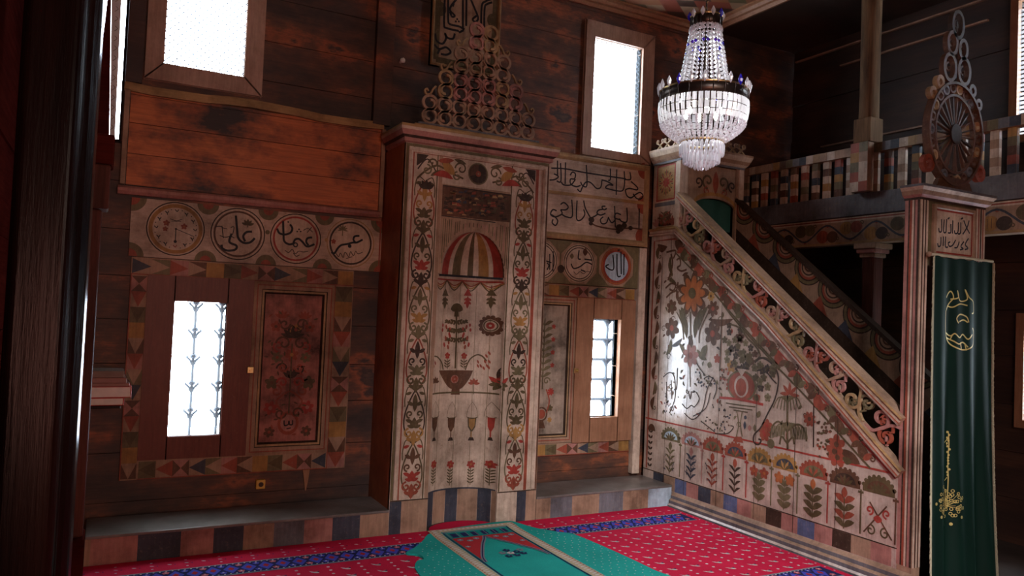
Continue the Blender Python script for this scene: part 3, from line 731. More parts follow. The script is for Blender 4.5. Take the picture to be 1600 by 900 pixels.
# ------------------------------------------------------------------ platform along the back wall
def platform(label, x0, x1, cols):
    root = thing('platform', label, 'platform', ((x0+x1)/2, (YF+YW)/2, 0))
    b = MB(); b.box(x0, x1, YF+.001, YW-.062, 0, .165, 'tan'); a = Art(b, PY(YF)); u = x0
    for wd, c in cols:
        if u >= x1: break
        a.rect(u, min(u+wd, x1), .0, .165, c, 1); u += wd
    b.build('front_board', root)
    b = MB(); b.box(x0, x1, YF-.008, YW-.055, .165, .182, 'platform_top'); b.build('top_board', root, bevel=.003)
cyc = ['rose', 'slate']*6
platform('low platform with salmon and slate checks under the left lower window', -.02, 1.84, [(.03, 'tan'), (.25, 'rose'), (.24, 'slate'), (.19, 'rose'), (.18, 'slate'), (.19, 'tan'), (.195, 'grey_paint'), (.19, 'rose'), (.19, 'slate'), (.2, 'tan')])
platform('low platform with faded checks between the prayer niche and the pulpit', 3.035, 4.374, [(.13, 'tan'), (.20, 'grey_paint'), (.26, 'tan'), (.24, 'grey_paint'), (.26, 'tan'), (.25, 'pale_blue')])

# ------------------------------------------------------------------ MIHRAB
def mihrab():
    root = thing('prayer_niche', 'tall painted prayer niche with striped half dome and openwork crest on back wall', 'prayer niche', (2.43, (YF+YW)/2, 0))
    X0, X1 = 1.84, 3.03; ZT = 2.78; mp = PY(YF)
    NX, NR, ND = 2.41, .28, .20
    # sides
    b = MB(); b.box(X0, X0+.03, YF+.004, YW, 0, ZT, 'side_board'); b.box(X1-.03, X1, YF+.004, YW, 0, ZT, 'side_board'); b.build('side_board', root)
    b = MB(); Z0 = 1.862; HZ = .325; RX = .262
    # front face with the arched opening
    archp = [(NX+RX*math.cos(t), Z0+HZ*(math.sin(t)**.92)) for t in [PI*i/24 for i in range(25)]]
    L, R = NX-NR, NX+NR
    for q in ([(X0, 0), (L, 0), (L, ZT), (X0, ZT)], [(R, 0), (X1, 0), (X1, ZT), (R, ZT)]): b.prism(q, mp, 0, -.03, 'cream')
    b.prism([(R, Z0), (R, ZT), (L, ZT), (L, Z0)]+archp[::-1], mp, 0, -.03, 'cream')
    a = Art(b, mp)
    # background around the dome and the darkened plaque
    # vertical stripes and edge mouldings in paint
    def vs(u0, u1, c, z0=.245, z1=2.76, l=1): a.rect(u0, u1, z0, z1, c, l)
    vs(X0+.003, 1.868, 'moss'); vs(1.898, 1.908, 'rust'); vs(2.083, 2.092, 'olive', l=3); vs(2.10, 2.128, 'tan', l=2)
    vs(2.695, 2.705, 'olive', l=3); vs(2.912, 2.938, 'rust'); vs(2.985, 3.028, 'brown')
    a.rect(1.898, 2.938, 2.715, 2.728, 'rust', 2); a.rect(X0+.003, X1-.003, 2.757, 2.778, 'moss', 2)
    pal = ['olive', 'rust', 'moss', 'brown', 'ochre', 'umber', 'red', 'olive']
    def band(uc, wd, z0, z1, seed, lc):
        H = .365; n = int(round((z1-z0)/H)); H = (z1-z0)/n; h = wd/2-.004
        for i in range(n):
            v = z0+i*H; c1 = lc[i % len(lc)]; c2 = pal[(i*3+seed) % 8]; c3 = pal[(i*5+2+seed) % 8]; c4 = pal[(i*2+5+seed) % 8]
            for sg in (-1, 1):
                a.stroke([(uc+sg*h*.06, v), (uc+sg*h*.6, v+H*.14), (uc+sg*h*.97, v+H*.34), (uc+sg*h*.9, v+H*.58), (uc+sg*h*.45, v+H*.84), (uc+sg*h*.05, v+H)], .011, c1, 2)
                a.stroke([(uc+sg*h*.05, v+H), (uc+sg*h*.7, v+H*1.07), (uc+sg*h*.98, v+H*.86), (uc+sg*h*.95, v+H*.7)], .008, 'olive', 2)
                a.curl(uc+sg*h*.50, v+H*.20, h*.44, 90, -sg*430, .014, c2, 3)
                a.leaf(uc+sg*h*.12, v+H*.05, uc+sg*h*.72, v+H*.11, h*.34, c2, 3)
                a.curl(uc+sg*h*.46, v+H*.56, h*.36, -90, sg*400, .012, c3, 3)
                a.leaf(uc+sg*h*.1, v+H*.40, uc+sg*h*.85, v+H*.46, h*.34, c4, 3)
                a.leaf(uc+sg*h*.15, v+H*.72, uc+sg*h*.75, v+H*.80, h*.36, c3, 3)
                a.leaf(uc+sg*h*.95, v+H*.93, uc+sg*h*.35, v+H*.97, h*.3, c4, 3)
            a.fan(uc, v+H*.30, H*.15, 5, 20, 160, c4, .42, 3)
            a.leaf(uc, v-H*.04, uc, v+H*.26, h*.55, c2, 4); a.leaf(uc, v+H*.30, uc, v+H*.50, h*.5, c4, 4); a.leaf(uc, v+H*.60, uc, v+H*.95, h*.5, c3, 4)
    band(1.997, .165, .26, 2.52, 1, ['olive', 'umber', 'rust'])
    band(2.823, .165, .26, 2.52, 1, ['moss', 'olive', 'rust'])
    # top band with scrolls and the dark disc
    zc = 2.622
    a.disc(NX+.005, zc, .082, 'moss', 2, n=28); a.disc(NX+.005, zc, .072, 'umber', 3, n=28); a.poly([(NX+.005, zc)]+arc(NX+.005, zc, .07, 90, 200, 10), 'brown', 4); a.disc(NX+.005, zc, .022, 'rust', 5); a.disc(NX+.005, zc, .008, 'tan', 6)
    for sg in (-1, 1):
        f = lambda du: NX+.005+sg*du
        a.curl(f(.14), zc+.02, .05, 0 if sg > 0 else 180, sg*430, .012, 'olive', 3); a.curl(f(.27), zc+.045, .035, 0, -sg*430, .011, 'moss', 3)
        a.leaf(f(.19), zc-.03, f(.29), zc+.05, .07, 'ochre', 3); a.leaf(f(.2), zc-.065, f(.36), zc-.05, .05, 'red', 4, .15*sg)
        a.leaf(f(.2), zc+.075, f(.33), zc+.055, .04, 'rust', 4); a.stroke([(f(.12), zc-.05), (f(.22), zc-.02), (f(.33), zc+.02), (f(.42), zc-.03), (f(.48), zc-.09)], .014, 'olive', 3)
        a.curl(f(.17), zc-.04, .035, 90, -sg*430, .012, 'moss', 3); a.curl(f(.36), zc+.03, .04, 180, sg*430, .013, 'olive', 3); a.leaf(f(.10), zc+.06, f(.2), zc+.085, .03, 'olive', 3); a.leaf(f(.3), zc-.01, f(.38), zc-.06, .03, 'olive', 3)
        a.poly([(f(.49), 2.71), (f(.49), 2.62), (f(.44), 2.66), (f(.40), 2.71)], 'umber', 4)
        a.curl(f(.41), zc-.02, .04, 90, sg*420, .012, 'moss', 4); a.stroke([(f(.34), 2.60), (f(.41), 2.68), (f(.48), 2.60)], .010, 'umber', 3)
        a.fan(f(.41), zc-.16, .07, 5, 30, 150, 'umber', .45, 4)
    a.poly([(R, Z0+.002), (R, 2.515), (L, 2.515), (L, Z0+.002)]+archp[::-1], 'tan', 1)
    # plaque of dark faded marks
    px0, px1, pz0, pz1 = 2.135, 2.695, 2.285, 2.50
    a.rect(px0, px1, pz0, pz1, 'brown', 3); r = random.Random(11)
    for i in range(110):
        u, v = r.uniform(px0+.01, px1-.06), r.uniform(pz0+.01, pz1-.03)
        a.poly([(u, v), (u+r.uniform(.02, .05), v+.003), (u+r.uniform(.02, .045), v+r.uniform(.01, .028)), (u+.002, v+.015)], r.choice(['umber', 'rust', 'gold_brown', 'umber', 'umber', 'slate', 'olive']), 4)
    a.stroke([(px0, pz1+.004), (px1, pz1-.008)], .010, 'umber', 5, sm=False); a.stroke([(px0, pz0-.003), (px1-.12, pz0-.012)], .006, 'ink', 5, sm=False)
    for i in range(34):
        u = L+.02+i*.0162; z_ = Z0+HZ*max(0, 1-((u-NX)/RX)**2)**.5+.02 if abs(u-NX) < RX else Z0+.05
        if z_+.04 < pz0-.015: a.stroke([(u, z_+.015), (u+.003, pz0-.02-r.uniform(0, .03))], .006, r.choice(['moss', 'tan', 'olive', 'rose']), 2, sm=False)
    # foot checks
    for u0, u1, c in ((X0+.003, 1.93, 'slate'), (1.93, 2.128, 'tan'), (2.692, 2.86, 'cream'), (2.86, 2.94, 'slate'), (2.94, 3.028, 'tan')): a.rect(u0, u1, 0.001, .235, c, 2)
    a.stroke([(X0+.003, .24), (L, .24)], .008, 'umber', 4, sm=False); a.stroke([(R, .24), (X1-.003, .24)], .008, 'umber', 4, sm=False)
    b.build('front_face', root)
    b = MB()
    mould(b, mp, [(1.862, .25), (1.862, 2.752), (3.008, 2.752), (3.008, .25)][::-1], [(0, 0), (0, .012), (.008, .016), (.02, .016), (.026, .010), (.032, .010), (.034, 0)], 'cream', False); b.build('edge_moulding', root)
    # the hollow
    yc = lambda u: YF + ND*math.sqrt(max(0, 1-((u-NX)/NR)**2))
    nm = lambda u, v, d: (u, yc(u)-d, v)
    th = [PI*i/40 for i in range(41)]
    b = MB(); b.grid([[(NX-NR*math.cos(t), YF+ND*math.sin(t), z) for t in th] for z in (0, .5, 1, 1.5, Z0)], 'cream')
    a = Art(b, nm, .02)
    def onN(x, y):
        u, v = onY(x, y, YF+.1)
        for _ in range(12):
            u, v = onY(x, y, yc(min(max(u, L+.002), R-.002)))
        return (min(max(u, L+.002), R-.002), v)
    c1 = conv(640, 420, 4.5, onN); c2 = conv(610, 600, 3.75, onN)
    # curtain swags below the dome
    a.stroke([(L+.004, Z0-.035), (NX, Z0-.035), (R-.004, Z0-.035)], .012, 'red', 2, n=16)
    for i in range(4):
        ua, ub = L+.01+i*.138, L+.01+(i+1)*.138
        for k, c in enumerate(('rust', 'ochre', 'olive')): a.stroke([(ua, Z0-.04), ((ua+ub)/2, Z0-.075-.018*k), (ub, Z0-.04)], .009, c, 3)
    for q, c in (((250, 190), 'olive'), ((408, 190), 'red'), ((572, 190), 'olive')):
        u, v = c1(*q); a.poly([(u-.032, v), (u+.032, v), (u, v+.06)], c, 3)
        a.leaf(u-.03, v-.035, u, v-.02, .02, c, 3); a.leaf(u+.03, v-.035, u, v-.02, .02, c, 3); a.leaf(u-.028, v-.065, u, v-.04, .02, c, 3); a.leaf(u+.028, v-.065, u, v-.04, .02, c, 3); a.leaf(u, v-.10, u, v, .03, c, 3)
        a.stroke([(u, v+.05), (u, Z0-.06)], .004, 'olive', 3, sm=False)
    # tree in a vase
    p = [c1(320, 700), c1(325, 560), c1(328, 450), c1(328, 320)]; a.stroke(p, .014, 'olive', 3)
    u, v = c1(330, 290); a.poly(arc(u, v, .052, 0, 180, 12)+[(u-.03, v-.012), (u+.03, v-.012)], 'olive', 4); a.poly([(u-.015, v), (u+.015, v), (u+.02, v-.05), (u-.02, v-.05)], 'olive', 4)
    for yy, dx in ((380, 80), (440, 60), (505, 80)):
        for sg in (-1, 1):
            for k in range(4):
                q0 = c1(328+sg*(8+k*dx*.2), yy+8-k*4); q1 = c1(328+sg*(22+k*dx*.25), yy-22-(k % 2)*8+k*4); a.leaf(q0[0], q0[1], q1[0], q1[1], .020, 'olive', 3, .15*sg)
                q1 = c1(328+sg*(24+k*dx*.25), yy+10-k*3); a.leaf(q0[0], q0[1], q1[0], q1[1], .018, 'olive', 3, .15*sg)
            for k in range(5):
                q = c1(328+sg*(45+((k*29+yy) % 55)), yy+14+((k*17+yy) % 42)); a.disc(q[0], q[1], .0085, 'rust' if (k+yy) % 2 else 'red', 4, .014, 8)
    q = [c1(205, 715), c1(225, 760), c1(270, 830), c1(320, 850), c1(370, 835), c1(420, 770), c1(445, 715)]
    a.poly(spline(q, 4), 'brown', 3); a.poly([c1(295, 845), c1(350, 845), c1(352, 885), c1(288, 885)], 'brown', 3); u, v = c1(315, 775); a.disc(u, v, .032, 'rose', 4); a.flower(u, v, .028, 6, 'rust', 'rose', 5)
    a.writing([[(235, 710), (225, 660), (195, 620), (165, 615)], [(390, 710), (420, 640), (470, 605), (510, 615), (540, 650)]], c1, .008, 'olive', 3)
    for (x, y) in ((540, 610), (560, 590), (480, 650), (500, 680), (520, 695), (545, 680), (560, 650), (480, 680), (180, 660), (170, 680), (555, 690), (530, 650)): u, v = c1(x, y); a.leaf(u-.008, v+.012, u+.006, v-.018, .014, 'rust', 4)
    for (x, y) in ((265, 610), (382, 612)):
        u, v = c1(x, y); a.flower(u, v, .026, 5, 'red', 'orange', 4); a.stroke([(u, v-.02), (u+.005, v-.1)], .006, 'olive', 3)
        for k in range(3):
            for sg in (-1, 1): a.leaf(u, v-.05-.02*k, u+sg*.03, v-.03-.02*k, .01, 'olive', 3)
    u, v = c1(565, 400); a.ring(u, v, .058, .020, 'brown', 3)
    for k in range(14): t = 2*PI*k/14; a.disc(u+.064*math.cos(t), v+.068*math.sin(t), .014, 'brown', 3, None, 8)
    a.ring(u, v, .04, .008, 'olive', 4); a.disc(u, v, .026, 'red', 4); a.disc(u, v, .009, 'cream', 5); a.stroke([(u, v-.07), (u, v-.15)], .003, 'tan', 3)
    for (x, y), c in (((450, 800), 'rust'), ((180, 790), 'brown')): u, v = c1(x, y); a.fan(u, v-.01, .045, 5, 10, 170, c, .45, 3); a.stroke([(u, v), (u, v-.09)], .005, 'olive', 3)
    u, v = c1(615, 800); a.fan(u, v, .07, 3, 40, 140, 'red', .4, 4); a.fan(u, v-.01, .055, 7, -60, 240, 'olive', .5, 3); a.leaf(u, v, u, v+.12, .03, 'umber', 4)
    a.stroke([(L+.003, .975), (NX, .975), (R-.003, .975)], .012, 'olive', 3, n=18)
    # board joints
    for x in (.12, .27, .40, .50): a.stroke([(L+x, .25), (L+x+.002, 1.8)], .003, 'moss', 2, sm=False)
    # goblets
    for (x, c) in ((258, 'brown'), (355, 'brown'), (475, 'ochre'), (587, 'red')):
        u, v = c2(x, 235); q = .55 if x > 560 else (.9 if x > 300 else .85)
        a.poly([(u-.036*q, v+.05), (u+.036*q, v+.05), (u+.03*q, v-.02), (u+.008*q, v-.055), (u-.008*q, v-.055), (u-.03*q, v-.02)], 'olive' if c == 'ochre' else c, 3)
        a.poly([(u-.026*q, v+.045), (u+.026*q, v+.045), (u+.022*q, v-.015), (u, v-.045), (u-.022*q, v-.015)], c, 4)
        a.stroke([(u-.045*q, v+.055), (u, v+.043), (u+.045*q, v+.055)], .006, 'olive', 4); a.rect(u-.004, u+.004, v-.10, v-.055, c, 3); a.poly([(u-.026*q, v-.125), (u+.026*q, v-.125), (u+.015*q, v-.10), (u-.015*q, v-.10)], 'umber', 3)
        for sg in (-1, 1): a.stroke([(u+sg*.04, v+.055), (u+sg*.03, v+.12), (u, v+.17)], .0025, 'olive', 3)
        u, v = c2(x-5, 470); a.flower(u, v, .032, 6, 'red', 'orange', 4); a.stroke([(u, v-.02), (u, v-.16)], .005, 'olive', 3)
        for k in range(5):
            for sg in (-1, 1): a.leaf(u, v-.055-.022*k, u+sg*.026, v-.035-.022*k, .010, 'olive', 3)
    # foot stripes
    sx = [0, .02, .065, .14, .195, .255, .31, .38, .44, .52, .56]; cc = ['tan', 'slate', 'tan', 'tan', 'slate', 'slate', 'tan', 'tan', 'tan', 'slate', 'slate']
    th2 = lambda t: NX-NR*math.cos(t)
    cols = [(0, .5, 'tan'), (.5, .9, 'slate'), (.9, 1.35, 'tan'), (1.35, 1.72, 'slate'), (1.72, 2.3, 'tan'), (2.3, 2.8, 'slate'), (2.8, PI, 'tan')]
    for t0, t1, c in cols: a.rect(th2(t0)+.001, th2(t1)-.001, .001, .245, c, 2)
    a.stroke([(L+.003, .248), (NX, .248), (R-.003, .248)], .012, 'slate', 4, n=18)
    b.build('niche', root, True)
    # striped half dome
    b = MB(); st = ['rust', 'olive', 'cream', 'red', 'cream', 'moss', 'cream', 'olive', 'cream', 'ochre', 'cream', 'red', 'red', 'brown']
    N = 56
    rows = []
    for k in range(15):
        t = k/14*PI/2*.995; z = Z0+HZ*(math.sin(t)**.92 if k else 0); s_ = math.cos(t)
        rows.append([(NX-RX*math.cos(PI*j/N)*s_, YF+ND*math.sin(PI*j/N)*s_, z) for j in range(N+1)])
    edges = [0, 5, 9, 13, 19, 22, 27, 31, 34, 37, 43, 46, 51, 54, 57]
    def col(i, j):
        for q in range(len(st)):
            if edges[q] <= j < edges[q+1]: return st[q]
        return 'brown'
    b.grid(rows, col); b.build('striped_dome', root, True)
    # ledge: fills between dome foot and hollow, and the black line
    b = MB(); outer = [(NX-NR*math.cos(t), YF+ND*math.sin(t)) for t in th]; inner = [(NX-RX*math.cos(t), YF+ND*math.sin(t)) for t in th]
    b.grid([[(u, v, Z0) for u, v in outer], [(u, v, Z0) for u, v in inner]], 'tan')
    b.box(NX-RX+.004, NX+RX-.004, YF+.012, YF+.03, Z0-.018, Z0-.002, 'ink'); b.build('dome_ledge', root)
    # cornice
    b = MB(); path = [(X0, YW-.08), (X0, YF), (X1, YF), (X1, YW-.08)]
    prof = [(0, ZT), (-.02, ZT+.01, 'rose'), (-.02, ZT+.035, 'umber'), (-.04, ZT+.05), (-.055, ZT+.085, 'cream_h'), (-.06, ZT+.105, 'gold_brown'), (-.055, ZT+.125), (0.2, ZT+.125)]
    mould(b, lambda u, v, d: (u, v, d), path, [(p[0], p[1], p[2] if len(p) > 2 else 'rose') for p in prof], 'rose', False); b.build('cornice', root)
    # crest of S scrolls
    crest = MB(); crest.box(1.90, 2.96, YF+.0, YF+.03, ZT+.115, ZT+.15, 'gold_brown'); crest.box(1.93, 2.93, YF+.002, YF+.028, ZT+.15, ZT+.165, 'grey_paint')
    cr = crest.build('crest', root, bevel=.003)
    cnt = [1, 2, 3, 4, 4, 3, 2, 1]; pitch = .1165; r0 = .0505; zb = ZT+.165
    def scroll(x, z, mat, sg):
        q = MB(); R_ = r0; wd = .0180
        f_ = lambda c_, a0: [(c_*0+(R_*(1 if t < .66 else 1-(t-.66)*1.9))*math.cos(math.radians(a0+sg*540*t)), c_+(R_*(1 if t < .66 else 1-(t-.66)*1.9))*math.sin(math.radians(a0+sg*540*t))) for t in [k_/36 for k_ in range(37)]]
        up = f_(R_, -90); lo = f_(-R_, 90)
        mpq = lambda u, v, d: (x+u*1.06, YF+.024-d, z+v)
        q.ribbon(up, wd, mpq, 0, .018, mat); q.ribbon(lo, wd, mpq, 0, .018, mat); return q.build('scroll', cr)
    for i, n in enumerate(cnt):
        x = NX+.01+(i-3.5)*pitch
        for k in range(n):
            mat = ('tan', 'rose', 'tan', 'gold_brown_v')[(i*2+k) % 4] if not (i in (3, 4) and k == 1) else 'rose'
            scroll(x, zb+r0*2+k*r0*4, mat, -1 if i >= 4 else 1)
        if i != 3 and i != 4:
            q = MB(); sg = -1 if i < 4 else 1; zt = zb+n*r0*4; mpq = lambda u, v, d: (x+u, YF+.024-d, zt+v)
            q.ribbon(spline([(-sg*.04, .075), (-sg*.015, .045), (sg*.0, .015), (sg*.03, .005), (sg*.045, .03), (sg*.03, .045), (sg*.02, .03)], 4), .012, mpq, 0, .018, 'gold_brown_v'); q.build('curl', cr)
mihrab()

# ------------------------------------------------------------------ MINBAR
SL = .757
ztop = lambda y: 2.735-(5.185-y)*SL*1.012       # top edge of the handrail
zlow = lambda y: (2.425-(5.168-y)*.715) if y > 4.12 else (1.676-(4.12-y)*.84)           # top edge of the string moulding
def minbar():
    root = thing('pulpit', 'tall painted wooden stair pulpit with openwork handrail and gabled portal beside back wall', 'pulpit', (4.74, 4.25, 0))
    XI = 5.06; mp = PX(XM)
    Y1, Y0 = 5.53, 3.03; ZB = .03
    outline = [(Y1, ZB), (Y1, 2.36), (5.18, 2.36), (4.12, 1.60), (Y0, .70), (Y0, ZB)]
    b = MB(); b.prism(outline, mp, 0, -.03, 'cream_glossy'); a = Art(b, mp)
    # base checks
    y = Y1; cc = ['cream_glossy', 'slate', 'tan', 'blue_paint', 'rose', 'slate', 'tan', 'blue_paint', 'rose', 'tan', 'umber', 'rose', 'blue_paint', 'rose', 'umber', 'tan', 'rose', 'tan']
    for i, c in enumerate(cc):
        if y-.145 < Y0: break
        a.rect(y-.145, y, .13, .245, c, 1); y -= .145
    a.stroke([(Y1, .25), (Y0, .25)], .007, 'umber', 2, sm=False)
    a.stroke([(Y1-.01, .702), (Y0, .702)], .013, 'red', 3, sm=False)
    # red line round the field, brown inner line
    off = .045
    a.stroke([(5.485, .26), (5.485, 2.30), (5.20, 2.305)], .018, 'rust', 2, sm=False); a.stroke([(5.20, 2.305), (Y0+.02, .665+.01)], .012, 'red', 2, sm=False)
    a.stroke([(5.36, .70), (5.365, 2.15)], .006, 'umber', 3, sm=False)
    A_ = conv(1000, 360, 4.0909, onX, XM); B_ = conv(1130, 500, 3.2143, onX, XM); C_ = conv(1000, 560, 4.0909, onX, XM); D_ = conv(1180, 660, 3.748, onX, XM)
    a.writing([[(225, 140), (420, 340), (560, 500), (700, 660), (900, 880)]], A_, .010, 'olive', 3); a.writing([[(0, -80), (60, 0), (240, 200), (450, 420), (600, 590), (740, 745)]], B_, .010, 'olive', 3)
    # leaves in the border: up the wall side, then down the slope
    lc = ['brown', 'olive', 'brown', 'rust', 'moss', 'brown', 'rust']
    for i in range(11):
        v = .78+i*.135; a.leaf(5.43, v, 5.405, v+.13, .05, lc[i % 3 if i else 0], 3, .15 if i % 2 else -.15); a.curl(5.40, v+.03, .022, 0, 400 if i % 2 else -400, .008, lc[(i+1) % 5], 3)
    for i in range(22):
        t = (i+.3)/22; yy = 5.19-t*1.98; zz = 2.262-(5.2-yy)*.757
        c = lc[i % 7]; k = 1-.25*t
        a.leaf(yy+.04, zz+.055, yy-.05*k, zz-.05, .095*k, c, 3, .12 if i % 2 else -.12); a.leaf(yy+.01, zz-.055, yy-.08*k, zz-.01, .055*k, lc[(i+3) % 7], 4)
        a.curl(yy-.06, zz+.01-.05*(i % 2), .03*k, 90, 420, .010, lc[(i+2) % 7], 4)
    a.leaf(5.44, 2.27, 5.30, 2.24, .07, 'brown', 3, .2)
    # big rosette
    u, v = A_(338, 405); a.flower(u, v, .20, 9, 'brown', 'umber', 3, .36); a.flower(u, v, .155, 9, 'orange', 'brown', 4, .22)
    for (x, y_) in ((335, 400),): 
        u, v = A_(x, y_); a.disc(u, v, .045, 'olive', 6, n=14)
    def lf(cv, x0, y0, x1, y1, w, c, bend=0, l=3): p, q = cv(x0, y0), cv(x1, y1); a.leaf(p[0], p[1], q[0], q[1], w, c, l, bend)
    # scrolls upper left
    for st in ([(170, 140), (230, 130), (215, 180)], [(200, 150), (210, 220), (180, 320)], [(235, 190), (255, 180), (260, 220), (240, 240), (265, 260), (300, 250)], [(165, 370), (200, 340), (230, 350), (215, 385), (190, 375)], [(170, 430), (200, 400), (235, 380), (245, 330)], [(240, 440), (235, 380)]):
        a.writing([st], A_, .013, 'brown', 3)
    for q in ((195, 165, 210, 290, .05, 'olive', .1), (270, 290, 310, 270, .03, 'brown', 0), (240, 380, 250, 460, .04, 'brown', .1), (175, 300, 235, 340, .035, 'olive', 0)): lf(A_, *q)
    # bouquet of broad leaves under the rosette
    for q in ((300, 690, 250, 500, .07, 'olive', .08), (350, 690, 400, 490, .07, 'olive', -.08), (375, 640, 440, 480, .055, 'olive', -.12), (440, 565, 600, 565, .055, 'brown', .12), (530, 520, 530, 560, .03, 'olive', 0),
              (290, 560, 265, 490, .05, 'olive', 0), (165, 800, 200, 690, .05, 'moss', .15), (200, 740, 270, 690, .04, 'grey_paint', .1), (250, 720, 285, 800, .04, 'moss', -.1), (400, 830, 430, 730, .07, 'moss', -.1), (365, 760, 430, 830, .05, 'moss', .1), (450, 840, 440, 880, .05, 'moss', 0), (325, 680, 325, 760, .05, 'brown', 0)): lf(A_, *q)
    for (x, y_, r_, n_, c, c2) in ((205, 625, .095, 6, 'brown', 'rust'), (465, 660, .10, 6, 'brown', 'rust'), (468, 500, .07, 7, 'brown', 'rust'), (205, 490, .07, 6, 'brown', 'olive'), (455, 420, .045, 8, 'ochre', 'brown'), (325, 800, .10, 7, 'rose', 'rust'), (585, 870, .05, 5, 'ochre', 'brown'), (495, 820, .04, 5, 'rust', 'rust'), (640, 685, .05, 5, 'brown', 'moss')):
        u, v = A_(x, y_); a.flower(u, v, r_, n_, c, c2, 3)
    a.writing([[(325, 690), (325, 520)], [(280, 700), (270, 600), (235, 520)], [(380, 720), (385, 640), (440, 520)], [(510, 900), (515, 760), (525, 540)], [(320, 870), (322, 1000)]], A_, .008, 'olive', 3)
    # vine with many small leaves and its long arm with a spiral
    a.writing([[(580, 600), (640, 625), (690, 690), (740, 740), (770, 800), (735, 835)], [(740, 830), (800, 815), (860, 850), (890, 890)]], A_, .011, 'olive', 3)
    a.writing([[(160, 215), (190, 190), (235, 210), (272, 260), (278, 320), (260, 400), (225, 470), (190, 540), (158, 575), (155, 612), (178, 625), (192, 605), (178, 598)]], B_, .010, 'umber', 3)
    a.writing([[(165, 255), (210, 255), (250, 300), (270, 320)]], B_, .008, 'umber', 3)
    rr = random.Random(21)
    for (x, y_) in ((575, 650), (570, 605), (640, 640), (605, 700), (570, 720), (625, 740), (590, 755), (680, 720), (660, 780), (710, 750), (640, 790), (610, 800), (735, 790), (690, 810), (655, 830), (720, 840), (560, 780), (545, 700), (770, 860), (735, 880), (690, 870), (820, 880), (650, 880), (850, 880), (780, 900), (600, 850), (640, 690)):
        u, v = A_(x+rr.uniform(-4, 4), y_); a.flower(u, v, .031, 5, rr.choice(['olive', 'moss', 'brown', 'umber']), 'olive', 3, .8)
    for (x, y_) in ((160, 240), (190, 235), (215, 250), (250, 270), (165, 290), (185, 310), (160, 330), (205, 290), (225, 335), (255, 245), (225, 390), (190, 340), (130, 210), (100, 190), (60, 220), (30, 160), (75, 250), (70, 140), (115, 230), (20, 200), (135, 180)):
        u, v = B_(x, y_); a.flower(u, v, .034, 5, rr.choice(['olive', 'moss', 'umber', 'moss']), 'olive', 3, .8)
    # pomegranate on a footed table
    u, v = C_(650, 175); a.disc(u, v, .155, 'moss', 3, .12, 28); a.disc(u, v, .135, 'rust', 4, .105, 28); a.disc(u, v-.005, .075, 'cream_glossy', 5, .085, 20); a.disc(u, v-.01, .055, 'rust', 6, .068, 20); a.poly([(u-.05, v+.13), (u+.05, v+.13), (u, v+.07)], 'cream_glossy', 6)
    lf(C_, 720, 260, 770, 240, .07, 'rust', .1); lf(C_, 730, 235, 760, 270, .05, 'olive')
    a.writing([[(510, 250), (640, 262), (790, 295)]], C_, .014, 'red', 4); a.writing([[(550, 285), (650, 300), (740, 310)], [(570, 310), (650, 320), (720, 330)], [(600, 330), (690, 345)]], C_, .007, 'olive', 3)
    a.writing([[(620, 335), (632, 420), (618, 500)], [(655, 340), (645, 420), (655, 500)]], C_, .008, 'moss', 3); a.poly([C_(595, 530), C_(610, 500), C_(650, 500), C_(662, 540)], 'rust', 3)
    for q in ((670, 455, 672, 400, .03, 'slate'), (700, 465, 705, 425, .035, 'rose'), (735, 470, 735, 420, .03, 'moss'), (750, 380, 770, 335, .04, 'moss'), (670, 390, 680, 365, .03, 'slate')): lf(C_, *q)
    for (x, y_) in ((815, 430), (800, 490), (790, 470)): u, v = C_(x, y_); a.flower(u, v, .05, 5, 'rust', 'red', 3)
    u, v = C_(838, 545); a.disc(u, v, .035, 'moss', 3)
    # lyre and crescent figures, feather, radiating bush left of centre
    for st in ([(270, 290), (300, 320), (330, 300), (350, 310), (380, 260), (360, 215)], [(285, 350), (340, 390), (400, 330), (430, 200), (470, 120)], [(310, 210), (322, 260), (330, 210)], [(410, 130), (440, 115), (480, 140), (490, 200), (470, 260)], [(150, 120), (190, 90), (220, 120), (225, 250), (190, 350)], [(170, 150), (175, 300)], [(200, 140), (205, 260)], [(240, 60), (235, 200)], [(340, 370), (420, 320), (450, 220)], [(480, 480), (560, 480), (600, 440), (580, 430)], [(350, 0), (380, 60), (420, 110)], [(390, 400), (480, 470)]):
        a.writing([st], C_, .007, 'umber', 3)
    for k in range(30):
        t = 2*PI*rr.random(); r_ = rr.uniform(25, 95); x, y_ = 500+r_*math.cos(t)*.85, 390+r_*math.sin(t); lf(C_, x, y_, x+14*math.cos(t), y_+16*math.sin(t), .014, rr.choice(['umber', 'slate', 'brown']))
    for k in range(26):
        x, y_ = rr.uniform(355, 490), rr.uniform(60, 180); lf(C_, x, y_, x+rr.uniform(-14, 14), y_+15, .018, rr.choice(['olive', 'brown', 'slate']))
    for k in range(22):
        x, y_ = rr.uniform(510, 570), rr.uniform(60, 200); lf(C_, x, y_, x+rr.uniform(-14, 14), y_+15, .022, rr.choice(['olive', 'brown', 'rust']))
    for k in range(34):
        x, y_ = rr.uniform(140, 250), rr.uniform(80, 380); lf(C_, x, y_, x+rr.uniform(-8, 8), y_+14, .010, rr.choice(['moss', 'slate', 'tan']))
    # fountain palms
    def palm(x, y0, y1, wpx, n):
        a.writing([[(x, y0), (x-2, (y0+y1)/2), (x, y1)]], B_, .014, 'olive', 3)
        for lev in (y1, (y0+y1)/2+10):
            for i in range(n):
                t = (i-(n-1)/2)/((n-1)/2); a.writing([[(x, lev+12), (x+t*wpx*.6, lev-22+abs(t)*10), (x+t*wpx, lev+40+20*(1-abs(t)))]], B_, .007, 'moss', 3)
